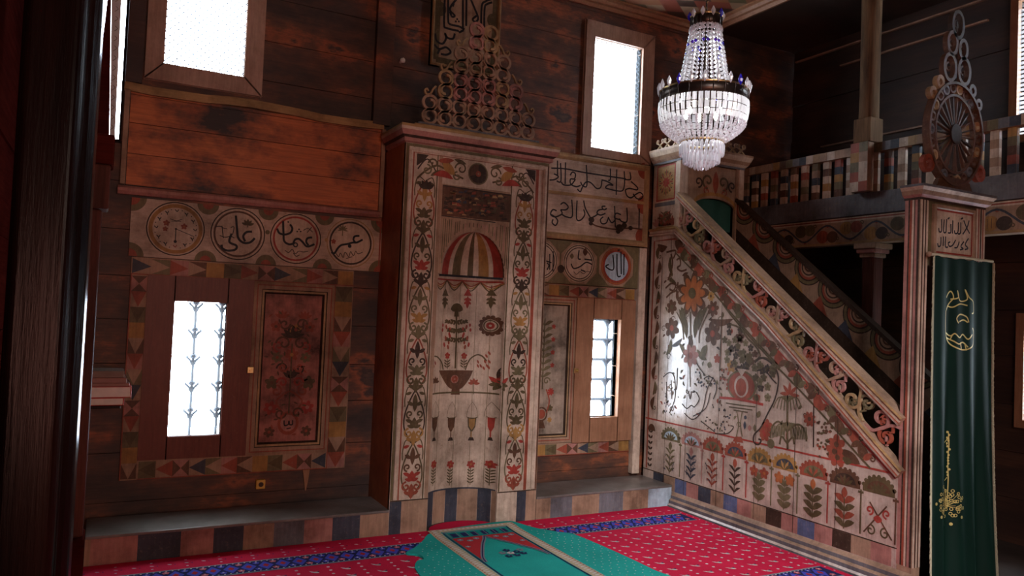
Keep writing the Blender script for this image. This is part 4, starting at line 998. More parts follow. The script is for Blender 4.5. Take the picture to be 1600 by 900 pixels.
    palm(325, 650, 400, 72, 9); a.writing([[(322, 560), (370, 525), (405, 545), (420, 610)], [(322, 560), (280, 510), (245, 540), (235, 590)], [(322, 620), (350, 590), (358, 625)], [(322, 620), (295, 585), (285, 625)]], B_, .011, 'olive', 3)
    for t in range(10):
        a.writing([[(345+t*8, 538), (352+t*8, 600)]], B_, .006, 'moss', 3); a.writing([[(245+t*7, 530), (240+t*7, 595-t*2)]], B_, .006, 'moss', 3)
    u, v = B_(335, 360); a.fan(u, v-.02, .09, 5, 0, 180, 'rust', .3, 3)
    u, v = B_(435, 497); a.flower(u, v, .055, 8, 'rust', 'brown', 3)
    a.writing([[(455, 640), (458, 400), (470, 370), (455, 350)], [(456, 390), (480, 370), (470, 350)]], B_, .008, 'umber', 3)
    # bush right of the palms
    for k in range(42):
        x, y_ = rr.uniform(470, 545), rr.uniform(510, 680)
        if (x-470) < (y_-430)*.8: lf(B_, x, y_, x+rr.uniform(-10, 10), y_+rr.choice([-12, 12]), .024, rr.choice(['brown', 'olive', 'rust']))
    for (x, y_) in ((570, 625), (560, 660), (575, 690)): u, v = B_(x, y_); a.flower(u, v, .07, 5, 'rust', 'brown', 3)
    lf(B_, 590, 650, 690, 725, .07, 'brown'); lf(B_, 600, 690, 650, 715, .05, 'olive', .1)
    # small tendrils and leaves that fill the field
    for k in range(170):
        yy = rr.uniform(3.35, 5.33); zz = rr.uniform(.75, 2.1)
        if zz > 2.12-(5.2-yy)*.757 or (abs(yy-4.16) < .2 and .72 < zz < 1.32): continue
        if k % 3 == 0: a.curl(yy, zz, rr.uniform(.018, .034), rr.uniform(0, 360), rr.choice([-400, 400]), .007, rr.choice(['brown', 'olive', 'umber']), 2)
        else: t = rr.uniform(0, 6.3); a.leaf(yy, zz, yy+.045*math.cos(t), zz+.045*math.sin(t), .020, rr.choice(['brown', 'olive', 'moss', 'rust', 'umber']), 2, .15)
    # plank joints
    for x in (5.245, 4.98, 4.60, 4.20, 3.83, 3.48): a.stroke([(x, .13), (x, min(2.3, zlow(x)-.14))], .004, 'umber', 4, sm=False)
    # arcade along the foot
    tops = [('moss', 'pale_blue'), ('rose', 'pale_blue'), ('rust', 'moss'), ('rust', 'slate'), ('ochre', 'moss'), ('ochre', 'slate'), ('rust', 'moss'), ('brown', 'umber'), ('olive', 'brown')]
    cx = [onX(x, 720, XM)[0] for x in (1047, 1080, 1113.5, 1149, 1187, 1227, 1272, 1321.5, 1374.5)]
    for i, yc_ in enumerate(cx):
        w_ = (cx[i-1]-cx[i] if i else cx[0]-cx[1])/2*.92; zc = .555; c, c2 = tops[i]; h_ = .095
        a.poly(arc(yc_, zc+.01, w_, -8, 188, 20, h_), c, 2)
        for k in range(9): t = PI*(k+1)/10; a.disc(yc_+w_*math.cos(t), zc+.01+h_*math.sin(t), .014, c, 2, None, 8)
        a.poly(arc(yc_, zc+.015, w_*.72, 0, 180, 14, h_*.66), c2, 3)
        for k in range(5): t = math.radians(25+32*k); a.leaf(yc_, zc+.0, yc_+w_*.6*math.cos(t), zc+.02+h_*.55*math.sin(t), .022, c if k % 2 else 'olive', 4)
        pc = ['moss', 'rose', 'red', 'red', 'moss', 'moss', 'red', 'olive', 'brown'][i]
        a.stroke([(yc_-w_*1.06, .27), (yc_-w_*1.06, zc)], .011, pc, 3, sm=False); a.rect(yc_-w_*1.06-.02, yc_-w_*1.06+.02, zc-.025, zc-.01, pc, 4)
        k1 = ['moss', 'slate', 'rust', 'umber', 'moss', 'moss', 'olive', 'olive', 'olive'][i]; k2 = ['moss', 'rose', 'rust', 'rust', 'rust', 'orange', 'orange', 'rust', 'rust'][i]
        if i < 8:
            hgt = .24; a.stroke([(yc_, .27), (yc_, .27+hgt)], .008, k1, 3)
            for k in range(4):
                for sg in (-1, 1):
                    z_ = .28+.052*k; big = .08 if i >= 6 else .065; a.leaf(yc_, z_, yc_+sg*big, z_+.05, .042 if i >= 4 else .020, (k1, k2)[k % 2 if i == 7 else 0], 3, .12*sg)
            if i in (4, 5): 
                for sg in (-1, 1): a.flower(yc_+sg*.05, .49, .045, 5, k2, 'orange', 4)
            else: a.leaf(yc_, .47, yc_, .545, .045, k2, 4)
        else:
            for sg in (-1, 1):
                a.stroke([(yc_+sg*.1, .29), (yc_-sg*.06, .49)], .010, 'brown', 3); a.curl(yc_+sg*.05, .315, .035, 90, sg*420, .011, 'olive', 3); a.curl(yc_+sg*.06, .44, .03, -90, -sg*420, .012, 'red', 3)
            a.leaf(yc_, .42, yc_, .37, .06, 'red', 4)
        if i < 3:
            for k in range(14): x_, z_ = yc_+rr.uniform(-.07, .07), rr.uniform(.29, .46); a.leaf(x_, z_, x_+.01, z_+.02, .008, 'slate', 4)
    for k in range(7):
        for sg in (-1, 1): a.leaf(5.44, .28+k*.05, 5.44+sg*.03, .31+k*.05, .02, 'umber', 3)
    a.poly(arc(5.43, .60, .05, 0, 180, 10, .06), 'brown', 3)
    b.build('side_panel', root)
    # base mouldings
    b = MB(); mould(b, lambda u, v, d: (u, v, d), [(XM, 5.115), (XM, 2.93)][::1], [(0, .001), (-.055, .001, 'grey_paint'), (-.055, .022, 'cream_glossy'), (-.04, .035, 'grey_paint'), (-.04, .06, 'tan'), (-.022, .075, 'grey_paint'), (-.022, .10), (0, .125)], 'tan', False); b.build('base_moulding', root)
    # string moulding and handrail
    prof = [(0, 0, 'tan'), (0, .03, 'cream'), (.014, .035, 'rust'), (.020, .028, 'cream'), (.040, .028, 'gold_brown'), (.052, .04, 'gold_brown'), (.066, .035, 'tan'), (.068, -.03)]
    b = MB(); mould(b, mp, [(Y0, .685), (4.12, 1.588), (5.185, 2.345), (5.53, 2.345)][::-1], [(-t[0], t[1], t[2] if len(t) > 2 else 'tan') for t in prof], 'tan', False)
    b.build('string_moulding', root)
    b = MB(); mould(b, mp, [(Y0, ztop(Y0)-.078), (5.185, ztop(5.185)-.078)][::-1], [(-t[0]*.95, t[1], t[2] if len(t) > 2 else 'tan') for t in prof]+[(-.064, -.06, 'grey_paint'), (0, -.06)], 'tan', False); b.build('handrail', root)
    # openwork
    n = 12
    for i in range(n):
        yy = 5.10-i*(5.10-3.15)/(n-1); mid = (zlow(yy)+ztop(yy)-.085)/2+.006; hh = (ztop(yy)-.085-zlow(yy))/2*.80
        c1 = ('tan', 'gold_brown_v', 'rose')[i % 3]; c2 = ('rose', 'moss', 'rust')[i % 3]; q = MB()
        ang = math.atan(SL); ca, sa = math.cos(ang), math.sin(ang); sg = 1 if i % 2 else -1
        def mq(u, v, d, yy=yy, mid=mid): return (XM+.012-d, yy-u*1.08*ca-v*sa, mid-u*1.08*sa+v*ca)
        hv = .092
        q.ribbon(spir(-.035, sg*.03, .062, .012, -sg*60, -sg*60+sg*470, 26), .018, mq, 0, .02, c1)
        q.ribbon(spir(.055, -sg*.03, .052, .012, 180, 180+sg*430, 24), .017, mq, 0, .02, c2)
        q.ribbon(spline([(-.09, -sg*.085), (-.03, -sg*.07), (.01, 0), (.05, sg*.06), (.10, sg*.085)], 4), .018, mq, 0, .021, c1)
        for k in range(4):
            t = math.radians(-40+40*k)*sg; q.ribbon([(-.035, sg*.03), (-.035+.04*math.cos(t), sg*.03+.04*math.sin(t))], .012, mq, .002, .022, c2)
        q.ribbon([(.055, -sg*.03), (.09, -sg*.075)], .012, mq, 0, .02, c1); q.ribbon([(-.04, sg*.08), (-.06, sg*.10)], .014, mq, 0, .02, c2); q.ribbon([(.05, sg*.05), (.07, sg*.02), (.05, 0)], .012, mq, 0, .02, c2)
        q.build('fretwork_scroll', root)
    # far side: solid board with painted half rings on its inner face
    b = MB(); mp2 = PX(XI); far = [(Y1, ZB), (Y1, ztop(5.185)), (5.185, ztop(5.185)), (Y0, ztop(Y0)), (Y0, ZB)]
    b.prism(far, mp2, 0, -.03, 'umber'); a = Art(b, mp2)
    band = [(5.17, ztop(5.17)-.005), (Y0, ztop(Y0)-.005), (Y0, ztop(Y0)-.27), (5.17, ztop(5.17)-.27)]; a.poly(band, 'tan', 1)
    a.poly([(5.17, ztop(5.17)-.27), (Y0, ztop(Y0)-.27), (Y0, ztop(Y0)-.34), (5.17, ztop(5.17)-.34)], 'umber', 1)
    for i in range(9):
        yy = 5.06-i*.242; zz = ztop(yy)-.006
        for k, (r_, c) in enumerate(((.155, 'umber'), (.145, 'moss'), (.120, 'umber'), (.108, 'rust'), (.088, 'tan'), (.075, 'umber'), (.063, 'tan'), (.045, 'brown'), (.03, 'tan'))):
            an = math.degrees(math.atan(SL)); a.poly([(u, v) for u, v in arc(yy, zz, r_, 180+an, 360+an, 16)], c, 2+k)
        a.poly([(yy-.121-.07, ztop(yy-.191)-.268), (yy-.121+.07, ztop(yy-.051)-.268), (yy-.121, ztop(yy-.121)-.15)], ('rust', 'slate', 'ochre')[i % 3], 9)
    b.build('far_side_panel', root)
    b = MB(); mould(b, mp2, [(Y0, ztop(Y0)-.03), (5.185, ztop(5.185)-.03)][::-1], [(0, 0), (0, .02), (-.03, .02), (-.03, -.05), (0, -.05)], 'umber', False); b.build('far_handrail', root)
    # steps
    n = 10
    for i in range(n):
        yb = 3.10+i*.205; z = .18+i*.183
        s_ = MB(); s_.box(XM+.031, XI-.001, yb, yb+.23, max(0.01, z-.2), z, 'dark_planks'); s_.build('step', root)
    b = MB(); b.box(XM+.031, XI-.001, 5.15, 5.53, 1.9, 2.0, 'dark_planks'); b.build('landing', root)
    # pavilion at the head of the stairs
    b = MB()
    b.prism([(5.53, 2.35), (5.17, 2.35), (5.17, 3.0), (5.53, 3.0)], mp, 0, -.03, 'cream'); a = Art(b, mp)
    a.rect(5.23, 5.47, 2.67, 2.97, 'gold_brown', 1)
    for p, q in (((5.235, 2.66), (5.235, 2.98)), ((5.475, 2.66), (5.475, 2.98)), ((5.235, 2.975), (5.475, 2.975)), ((5.235, 2.665), (5.475, 2.665))): a.stroke([p, q], .014, 'red', 2, sm=False)
    u, v = 5.35, 2.82; a.flower(u, v, .05, 8, 'red', 'rust', 3)
    for k in range(16): t = 2*PI*k/16; a.leaf(u+.04*math.cos(t), v+.05*math.sin(t), u+.095*math.cos(t), v+.125*math.sin(t), .016, 'ochre' if k % 2 else 'rust', 3); a.leaf(u+.07*math.cos(t+.2), v+.08*math.sin(t+.2), u+.10*math.cos(t+.2), v+.11*math.sin(t+.2), .012, 'olive', 3)
    for k in range(5): a.fan(5.25+k*.05, 2.43, .09-.02*(k % 2), 5, 30, 150, ('rust', 'brown', 'rust', 'olive', 'rose')[k], .35, 2)
    a.rect(5.23, 5.47, 2.405, 2.425, 'ochre', 3); a.rect(5.22, 5.5, 2.61, 2.645, 'grey_paint', 2)
    for k in range(20): a.leaf(5.24+rr.random()*.2, 2.44+rr.random()*.13, 5.24+rr.random()*.01+k*.011, 2.47+rr.random()*.1, .02, rr.choice(['rust', 'brown', 'rose', 'moss']), 3)
    b.build('pavilion_side', root)
    b = MB(); b.prism([(5.53, 2.35), (5.17, 2.35), (5.17, 3.0), (5.53, 3.0)], mp2, 0, -.03, 'slate'); b.build('pavilion_side', root)
    for x in (XM-.012, XI-.0):
        b = MB(); b.box(x, x+.06, 5.15, 5.215, 2.36, 3.0, 'cream'); b.build('pavilion_post', root, bevel=.006)
    # valance panel with arch and scrolls
    b = MB(); mp3 = PY(5.18); b.prism([(XM+.10, 2.99), (XM+.10, 2.62)]+arc((XM+XI)/2+.08, 2.60, .26, 180, 0, 14, .10)+[(XI, 2.62), (XI, 2.99)], mp3, 0, -.02, 'tan'); a = Art(b, mp3); c_ = (XM+XI)/2+.08
    for sg in (-1, 1):
        a.curl(c_+sg*.09, 2.85, .07, -90, sg*430, .02, 'olive', 2); a.curl(c_+sg*.20, 2.83, .05, -90, -sg*430, .016, 'umber', 2); a.curl(c_+sg*.10, 2.76, .04, 90, -sg*420, .014, 'rust', 2)
    a.stroke(arc(c_, 2.62, .25, 180, 0, 14, .12), .03, 'ochre', 3, sm=False); a.leaf(c_, 2.74, c_, 2.95, .07, 'rust', 3)
    b.build('valance', root)
    b = MB(); b.box(XM+.04, XM+.10, 5.18, 5.20, 2.36, 3.0, 'cream'); b.build('jamb', root); b = MB(); b.box(XI-.02, XI+.04, 5.17, 5.2, 2.2, 3.0, 'tan'); b.build('jamb', root)
    b = MB(); path = [(XM-.015, 5.53), (XM-.015, 5.145), (XI+.06, 5.145), (XI+.06, 5.53)]
    mould(b, lambda u, v, d: (u, v, d), path, [(0, 2.99, 'grey_paint'), (0, 3.01, 'cream'), (-.02, 3.03, 'tan'), (-.035, 3.06, 'cream'), (-.05, 3.10, 'tan'), (-.05, 3.12, 'tan'), (.30, 3.12)], 'cream', False); b.build('pavilion_cornice', root)
    # small fretwork crests over the pavilion cornice
    for (mpx, cs) in ((PX(XM-.02), (5.43, 5.33, 5.22)), (PY(5.13), (4.95, 4.85, 4.75, 4.65, 5.05))):
        for c0 in cs:
            q = MB()
            for sg in (-1, 1): q.ribbon([(c0-.045*sg, 3.12), (c0+.045*sg, 3.20)], .013, mpx, -.01, .004, 'gold_brown_v'); q.ribbon(spir(c0+.03*sg, 3.20, .022, .006, -90, -90+sg*400, 16), .009, mpx, -.01, .004, 'tan')
            q.build('crest_scroll', root)
    # portal
    b = MB()
    PYF = 2.93
    def jamb(x0, x1):
        b = MB(); b.box(x0, x1, PYF, 3.035, 0, 2.42, 'tan'); a = Art(b, PX(x0))
        for u0, u1, c in ((2.935, 2.95, 'umber'), (2.95, 2.966, 'rose'), (2.966, 2.972, 'umber'), (2.972, 2.985, 'cream'), (2.985, 3.0, 'rust'), (3.0, 3.01, 'umber'), (3.01, 3.033, 'rose')): a.rect(u0, u1, .16, 2.40, c, 1)
        a = Art(b, PY(PYF))
        for u0, u1, c in ((.0, .018, 'cream'), (.018, .03, 'rust'), (.03, .045, 'cream'), (.045, .055, 'umber')): a.rect(x0+u0, x0+u1, .16, 2.40, c, 1); a.rect(x1-u1, x1-u0, .16, 2.40, c, 1)
        b.build('portal_jamb', root, bevel=.003)
        return b
    jamb(XM, XM+.075); jamb(4.955, 5.05)
    b = MB(); b.box(XM+.075, 4.955, PYF+.01, 3.0, 2.0, 2.42, 'moss'); a = Art(b, PY(PYF+.01)); b.build('lintel', root)
    b = MB(); mp4 = PY(PYF+.01); b.prism(rect_path(4.525, 4.915, 2.075, 2.365), mp4, -.0, .012, 'cream'); a = Art(b, mp4, base=.012)
    for p, q in (((4.535, 2.352), (4.902, 2.352)), ((4.902, 2.352), (4.902, 2.088)), ((4.535, 2.088), (4.902, 2.088))): a.stroke([p, q], .01, 'red', 2, sm=False)
    cv = conv(1200, 225, 4, onY, PYF)
    a.writing([[(1252, 478), (1240, 520), (1212, 565)], [(1218, 478), (1235, 520), (1255, 560)], [(1200, 490), (1198, 555), (1182, 562)], [(1185, 490), (1182, 550), (1165, 560), (1160, 540)], [(1150, 478), (1148, 560)], [(1138, 500), (1138, 552), (1120, 555)],
               [(1112, 470), (1108, 552)], [(1097, 472), (1093, 548), (1108, 552)], [(1080, 470), (1080, 542), (1066, 548), (1062, 525)], [(1118, 470), (1130, 460)], [(1200, 470), (1215, 462)],
               [(1248, 590), (1228, 628), (1245, 652), (1225, 660)], [(1220, 610), (1200, 640), (1215, 655), (1195, 662)], [(1190, 610), (1178, 645), (1160, 648)], [(1168, 600), (1150, 632), (1130, 640), (1122, 620), (1135, 612)],
               [(1106, 578), (1104, 640), (1120, 645)], [(1092, 578), (1090, 638)], [(1076, 582), (1074, 632), (1060, 640), (1055, 620)]], cv, .0075, 'slate', 3)
    b.build('inscription_panel', root)
    b = MB(); mould(b, mp4, rect_path(4.505, 4.935, 2.055, 2.385), [(0, 0), (0, .018), (.02, .02), (.03, .008), (.03, 0)], 'tan'); b.build('inscription_frame', root)
    b = MB(); path = [(XM-.002, 3.04), (XM-.002, PYF-.002), (5.052, PYF-.002), (5.052, 3.04)]
    mould(b, lambda u, v, d: (u, v, d), path, [(0, 2.40, 'umber'), (0, 2.415, 'rose'), (-.02, 2.43, 'tan'), (-.03, 2.455, 'cream'), (-.045, 2.475, 'grey_paint'), (-.045, 2.49, 'gold_brown'), (.10, 2.49)], 'cream', False)
    b.build('portal_cornice', root)
    # portal crest: pierced wheel with beaded rim and ring finial
    cx_, cz = 4.755, 2.862; mp5 = PY(2.985); cr = MB()
    R1, R2 = .205, .250
    cr.ribbon(arc(cx_, cz, R1, 0, 360, 48, R1*1.22), .016, mp5, 0, .03, 'brown'); cr.ribbon(arc(cx_, cz, R2+.028, 0, 360, 48, (R2+.028)*1.18), .016, mp5, -.01, .04, 'brown')
    crest = cr.build('portal_crest', root)
    for k in range(26):
        t = 2*PI*k/26; q = MB(); q.ribbon([(cx_+.05*math.cos(t), cz+.055*math.sin(t)), (cx_+R1*math.cos(t), cz+R1*1.22*math.sin(t))], .011, mp5, .006, .024, 'umber' if k % 2 else 'brown'); q.build('spoke', crest)
    q = MB(); q.prism(arc(cx_, cz, .055, 0, 345, 23, .065), mp5, 0, .036, 'umber'); q.build('hub', crest)
    for k in range(22):
        t = 2*PI*k/22; q = MB(); q.ribbon(arc(cx_+(R2-.004)*math.cos(t), cz+(R2-.004)*1.20*math.sin(t), .027, 0, 360, 12, .027), .014, mp5, .004, .028, ('brown', 'gold_brown_v', 'brown', 'grey_paint')[k % 4]); q.build('rim_ring', crest)
    for (dx, dz, r_, ry, c) in ((-.075, .42, .06, .085, 'brown'), (.075, .42, .06, .085, 'brown'), (-.055, .58, .048, .07, 'brown'), (.06, .56, .04, .06, 'brown'), (0, .71, .055, .085, 'umber'), (-.27, -.22, .045, .045, 'rust'), (.27, -.22, .045, .045, 'rust'), (-.17, .31, .028, .032, 'gold_brown_v'), (.17, .31, .028, .032, 'brown'), (-.24, .23, .026, .028, 'gold_brown_v'), (.24, .23, .026, .028, 'brown')):
        q = MB(); q.ribbon(arc(cx_+dx, cz+dz, r_, 0, 360, 20, ry), .024, mp5, 0, .032, c); q.ribbon(spir(cx_+dx, cz+dz, r_*.6, r_*.15, 90, 400, 14), .012, mp5, .003, .023, c); q.build('ring', crest)
    q = MB(); q.prism([(cx_-.20, 2.49), (cx_-.16, 2.56), (cx_-.06, 2.58), (cx_+.06, 2.58), (cx_+.16, 2.56), (cx_+.20, 2.49)], mp5, 0, .03, 'brown'); q.build('foot', crest)
    q = MB(); q.ribbon([(cx_, 3.17), (cx_, 3.60)], .016, mp5, 0, .024, 'umber'); q.build('stem', crest)
    return root
minbar()

# ------------------------------------------------------------------ curtain in the pulpit portal
def curtain():
    root = thing('green_curtain', 'dark green velvet curtain with gold embroidery hanging in the pulpit portal', 'curtain', (4.78, 2.90, .02))
    x0, x1, z0, z1 = 4.465, 5.075, .03, 2.055
    def fy(s_, z):
        k = 1-(z-z0)/(z1-z0); return 2.895-.016*math.sin(s_*13+.6)*(.35+k)-.010*math.sin(s_*27+2+z)*(.3+k)-.03*k*k
    def X(s_, z):
        k = 1-(z-z0)/(z1-z0); return x0-.035*k*k+(x1-x0+(.02+.07)*k*k)*s_
    b = MB(); N, K = 60, 26
    b.grid([[(X(i/N, z1+(z0-z1)*j/K), fy(i/N, z1+(z0-z1)*j/K), z1+(z0-z1)*j/K+.006*math.sin(i*.5)*(j == 0)) for i in range(N+1)] for j in range(K+1)], 'green_velvet')
    mp = lambda u, v, d: (u, fy((u-X(0, v))/(X(1, v)-X(0, v)), v)-d, v)
    a = Art(b, mp, .03, .003); cv = conv(1200, 450, 4, onY, 2.89); cv2 = conv(1200, 675, 4, onY, 2.87)
    a.writing([[(1115, 140), (1110, 190), (1112, 270), (1140, 340), (1180, 375), (1230, 385), (1275, 350), (1285, 280), (1270, 250)], [(1120, 60), (1150, 20), (1165, 60), (1140, 100), (1120, 140)], [(1150, 70), (1190, 60), (1185, 15), (1200, 80), (1240, 70), (1230, 10), (1250, 60), (1280, 90), (1285, 150), (1265, 160)],
               [(1190, 220), (1180, 190), (1200, 165), (1235, 180), (1245, 215)], [(1195, 210), (1220, 200), (1240, 215)], [(1120, 280), (1150, 300), (1170, 285), (1195, 310), (1215, 290), (1240, 320), (1265, 290)], [(1125, 310), (1160, 330), (1190, 350), (1215, 340), (1240, 370)], [(1200, 340), (1205, 380)], [(1225, 345), (1232, 390)], [(1150, 320), (1160, 290)], [(1130, 110), (1160, 120), (1200, 100), (1240, 110)]], cv, .006, 'gold_thread', 1)
    a.writing([[(1158, 0), (1160, 80), (1155, 180), (1155, 300), (1150, 420)], [(1110, 70), (1140, 65), (1160, 40)], [(1130, 310), (1150, 290)]], cv2, .005, 'gold_thread', 1)
    r = random.Random(8)
    for k in range(16): u, v = cv2(1156+r.uniform(-6, 6), 5+k*18); a.disc(u, v, .008, 'gold_thread', 1, n=6)
    for k in range(60):
        t = r.uniform(0, 2*PI); q = r.random()**.6; x, y = 1138+85*q*math.cos(t), 430+105*q*math.sin(t); u, v = cv2(x, y); a.ring(u, v, .009, .004, 'gold_thread', 1, n=7)
        if k % 4 == 0: a.stroke([cv2(x, y), cv2(1145, 470)], .0025, 'gold_thread', 1, sm=False)
    for x, y in ((1110, 580), (1160, 580), (1050, 450), (1075, 530), (1200, 530)): u, v = cv2(x, y); a.disc(u, v, .010, 'gold_thread', 1, n=8)
    b.build('cloth', root, True)
    for s_ in (0, 1):
        b = MB(); r = random.Random(3+s_)
        for j in range(260):
            z = z1-(z1-z0)*j/260; x = X(s_, z); y = fy(s_, z)-.004; dx = (-1 if s_ == 0 else 1)*(.012+.008*r.random())
            b.tube([(x+.004*(1 if s_ == 0 else -1), y, z), (x+dx*.6, y-.003, z-.004), (x+dx, y-.002, z-.012)], .0028, 'fringe', 4, False)
        b.build('fringe', root)
    b = MB(); b.tube([(4.43, 2.90, 2.065), (5.09, 2.90, 2.065)], .009, 'fringe', 8); b.lathe([(0, -.018), (.016, -.01), (.018, 0), (.016, .01), (0, .018)], (4.425, 2.90, 2.065), 'tan', 10); b.build('rod', root, True)
curtain()
# green cloth in the head of the pulpit
b = MB(); b.grid([[(4.50+.55*i/20, 5.245+.008*math.sin(i*.9), z) for i in range(21)] for z in (2.42, 2.5, 2.6, 2.70)], 'green_cloth'); o = b.build('green_cloth', smooth=True)
tag(o, 'plain dark green cloth stretched across the pavilion at the head of the pulpit stairs', 'cloth')

# ------------------------------------------------------------------ balcony on the right
XB = 5.45
def balcony():
    root = thing('balcony', 'painted wooden balcony with chequered railing along the right wall behind the pulpit', 'balcony', (5.8, 3.4, 2.29))
    y0, y1 = 1.2, 5.55
    b = MB(); b.box(XB, XR-.03, y0, y1, 2.52, 2.60, 'balcony_floor'); b.build('deck', root)
    b = MB(); b.box(XB, XB+.12, y0, y1, 2.29, 2.515, 'tan'); mp = PX(XB); a = Art(b, mp)
    a.rect(y0, y1, 2.48, 2.512, 'cream', 1); a.rect(y0, y1, 2.492, 2.503, 'rust', 2); a.rect(y0, y1, 2.292, 2.31, 'gold_brown', 1)
    cs = ['ochre', 'rust', 'ochre', 'umber', 'olive', 'moss', 'rust', 'brown']
    pts = []; n = 0; y = 5.2; i = 0
    while y > 1.3:
        pts.append((y, 2.395+.065*math.cos(i*PI/2*1.0)) if False else (y, 2.395+(.065 if i % 2 else -.065))); y -= .235; i += 1
    a.stroke(pts, .016, 'slate', 4, n=8)
    for k, (y, z) in enumerate(pts):
        s_ = -1 if z > 2.395 else 1
        a.disc(y+.045, 2.395+s_*.03, .062, cs[k*2 % 8], 2, .055); a.disc(y-.055, 2.395+s_*.035, .055, cs[(k*2+1) % 8], 3, .05)
        for q in range(3): a.stroke([(y+.0+.03*q, 2.36+s_*.03), (y+.0+.03*q, 2.43+s_*.03)], .004, 'brown', 4, sm=False)
        a.curl(y-.11, 2.40+s_*.06, .02, 0, 400, .008, 'olive', 4); a.disc(y-.005, 2.325 if s_ > 0 else 2.455, .014, 'rust', 3)
    b.build('painted_beam', root)
    b = MB(); b.box(XB-.012, XB+.09, y0, y1, 2.52, 2.70, 'grey_paint'); b.build('kick_board', root, bevel=.004)
    b = MB(); b.box(XB-.02, XB+.06, y0, y1, 3.02, 3.095, 'tan'); a = Art(b, PX(XB-.02)); y = y1; cc = ['gold_brown_v', 'tan', 'slate', 'tan', 'moss', 'tan', 'ochre', 'cream', 'tan', 'grey_paint', 'cream', 'brown']; i = 0
    while y > y0+.1: a.rect(y-.075, y, 3.022, 3.093, cc[i*5 % 12], 1); y -= .075; i += 1
    b.build('top_rail', root, bevel=.003)
    n = 0; y = 5.50; pal = ['cream', 'ochre', 'tan', 'slate', 'cream', 'rust', 'tan', 'brown', 'cream', 'moss']; r = random.Random(12)
    while y > y0+.05:
        b = MB(); b.box(XB, XB+.03, y-.062, y, 2.70, 3.02, 'tan'); a = Art(b, PX(XB)); a2 = Art(b, PY(y-.062))
        for k in range(5):
            c = pal[(k*2+n*3) % 10] if n > 8 else pal[(k*3+n) % 10]
            a.rect(y-.061, y-.001, 2.70+.064*k, 2.70+.064*(k+1), c, 1); a2.rect(XB, XB+.03, 2.70+.064*k, 2.70+.064*(k+1), c, 1)
        b.build('baluster', root); y -= .118; n += 1
balcony()
# posts carrying the gallery
root = thing('gallery_post', 'weathered round wooden post standing on the balcony rail up to the ceiling', 'post', (5.44, 4.11, 2.7))
b = MB(); b.lathe([(.078, 3.26), (.074, 3.5), (.076, 3.9), (.080, ZC-.002)], (5.44, 4.11, 0), 'post_wood', 20); b.build('shaft', root, True)
b = MB(); b.box(5.355, 5.515, 4.03, 4.19, 3.10, 3.30, 'post_wood'); b.box(5.345, 5.425, 4.04, 4.20, 2.70, 3.10, 'tan'); a = Art(b, PX(5.345))
for k, (c, c2) in enumerate((('cream', 'rust'), ('rust', 'cream'), ('moss', 'cream'), ('ochre', 'tan'), ('rust', 'moss'))): a.rect(4.12, 4.20, 2.70+.08*k, 2.78+.08*k, c, 1); a.rect(4.04, 4.12, 2.70+.08*k, 2.78+.08*k, c2, 1)
b.build('base_block', root, bevel=.008)
root = thing('gallery_post', 'dark red wooden post with pale capital under the balcony beam', 'post', (5.52, 4.10, 0))
b = MB(); b.box(5.46, 5.58, 4.04, 4.16, 0, 2.2, 'red_post'); b.build('shaft', root, bevel=.02)
b = MB()
for z0, z1, d, c in ((2.17, 2.205, .012, 'tan'), (2.205, 2.24, .03, 'rose'), (2.24, 2.288, .045, 'tan')): b.box(5.46-d, 5.58+d, 4.04-d, 4.16+d, z0, z1, c)
b.build('capital', root, bevel=.008)
# painted pilaster against the wall under the balcony's far end
b = MB(); b.box(5.30, 5.42, 5.50, 5.60, 0, 2.9, 'umber'); a = Art(b, PY(5.50))
for k in range(5): a.stroke(arc(5.36, 2.62-k*.05, .05, 200, 340, 8), .008, 'grey_paint', 1, sm=False)
struct(b.build('trim_9'))

# ------------------------------------------------------------------ foreground column and corner pillar
b = MB(); cx_, cy_ = -.118, 2.2
prof = []
sec = [(-.085, -.07), (-.07, -.085), (.03, -.085), (.045, -.072), (.05, -.05), (.062, -.045), (.078, -.03), (.082, .06), (.07, .075), (-.085, .08)]
b.grid([[(cx_+x, cy_+y, z) for x, y in sec] for z in (0, ZC-.001)], 'varnish', True); o = b.build('wooden_column', bevel=.006)
tag(o, 'near dark varnished wooden column at the left edge of the view', 'column')
root = thing('corner_pillar', 'slim dark red pillar with capital block at the left end of the platform', 'pillar', (-.12, 4.72, 0))
b = MB(); b.box(-.245, -.03, 4.66, 4.80, .31, 2.06, 'red_post'); b.build('shaft', root, bevel=.012)
b = MB(); b.box(-.245, .0, 4.62, 4.82, 2.06, 2.30, 'red_post'); b.box(-.245, .012, 4.60, 4.84, 2.30, 2.46, 'red_wall_wood'); b.build('capital', root, bevel=.01)
b = MB(); b.box(-.245, -.02, 4.62, 4.84, 0, .31, 'red_wall_wood'); b.build('base', root, bevel=.01)

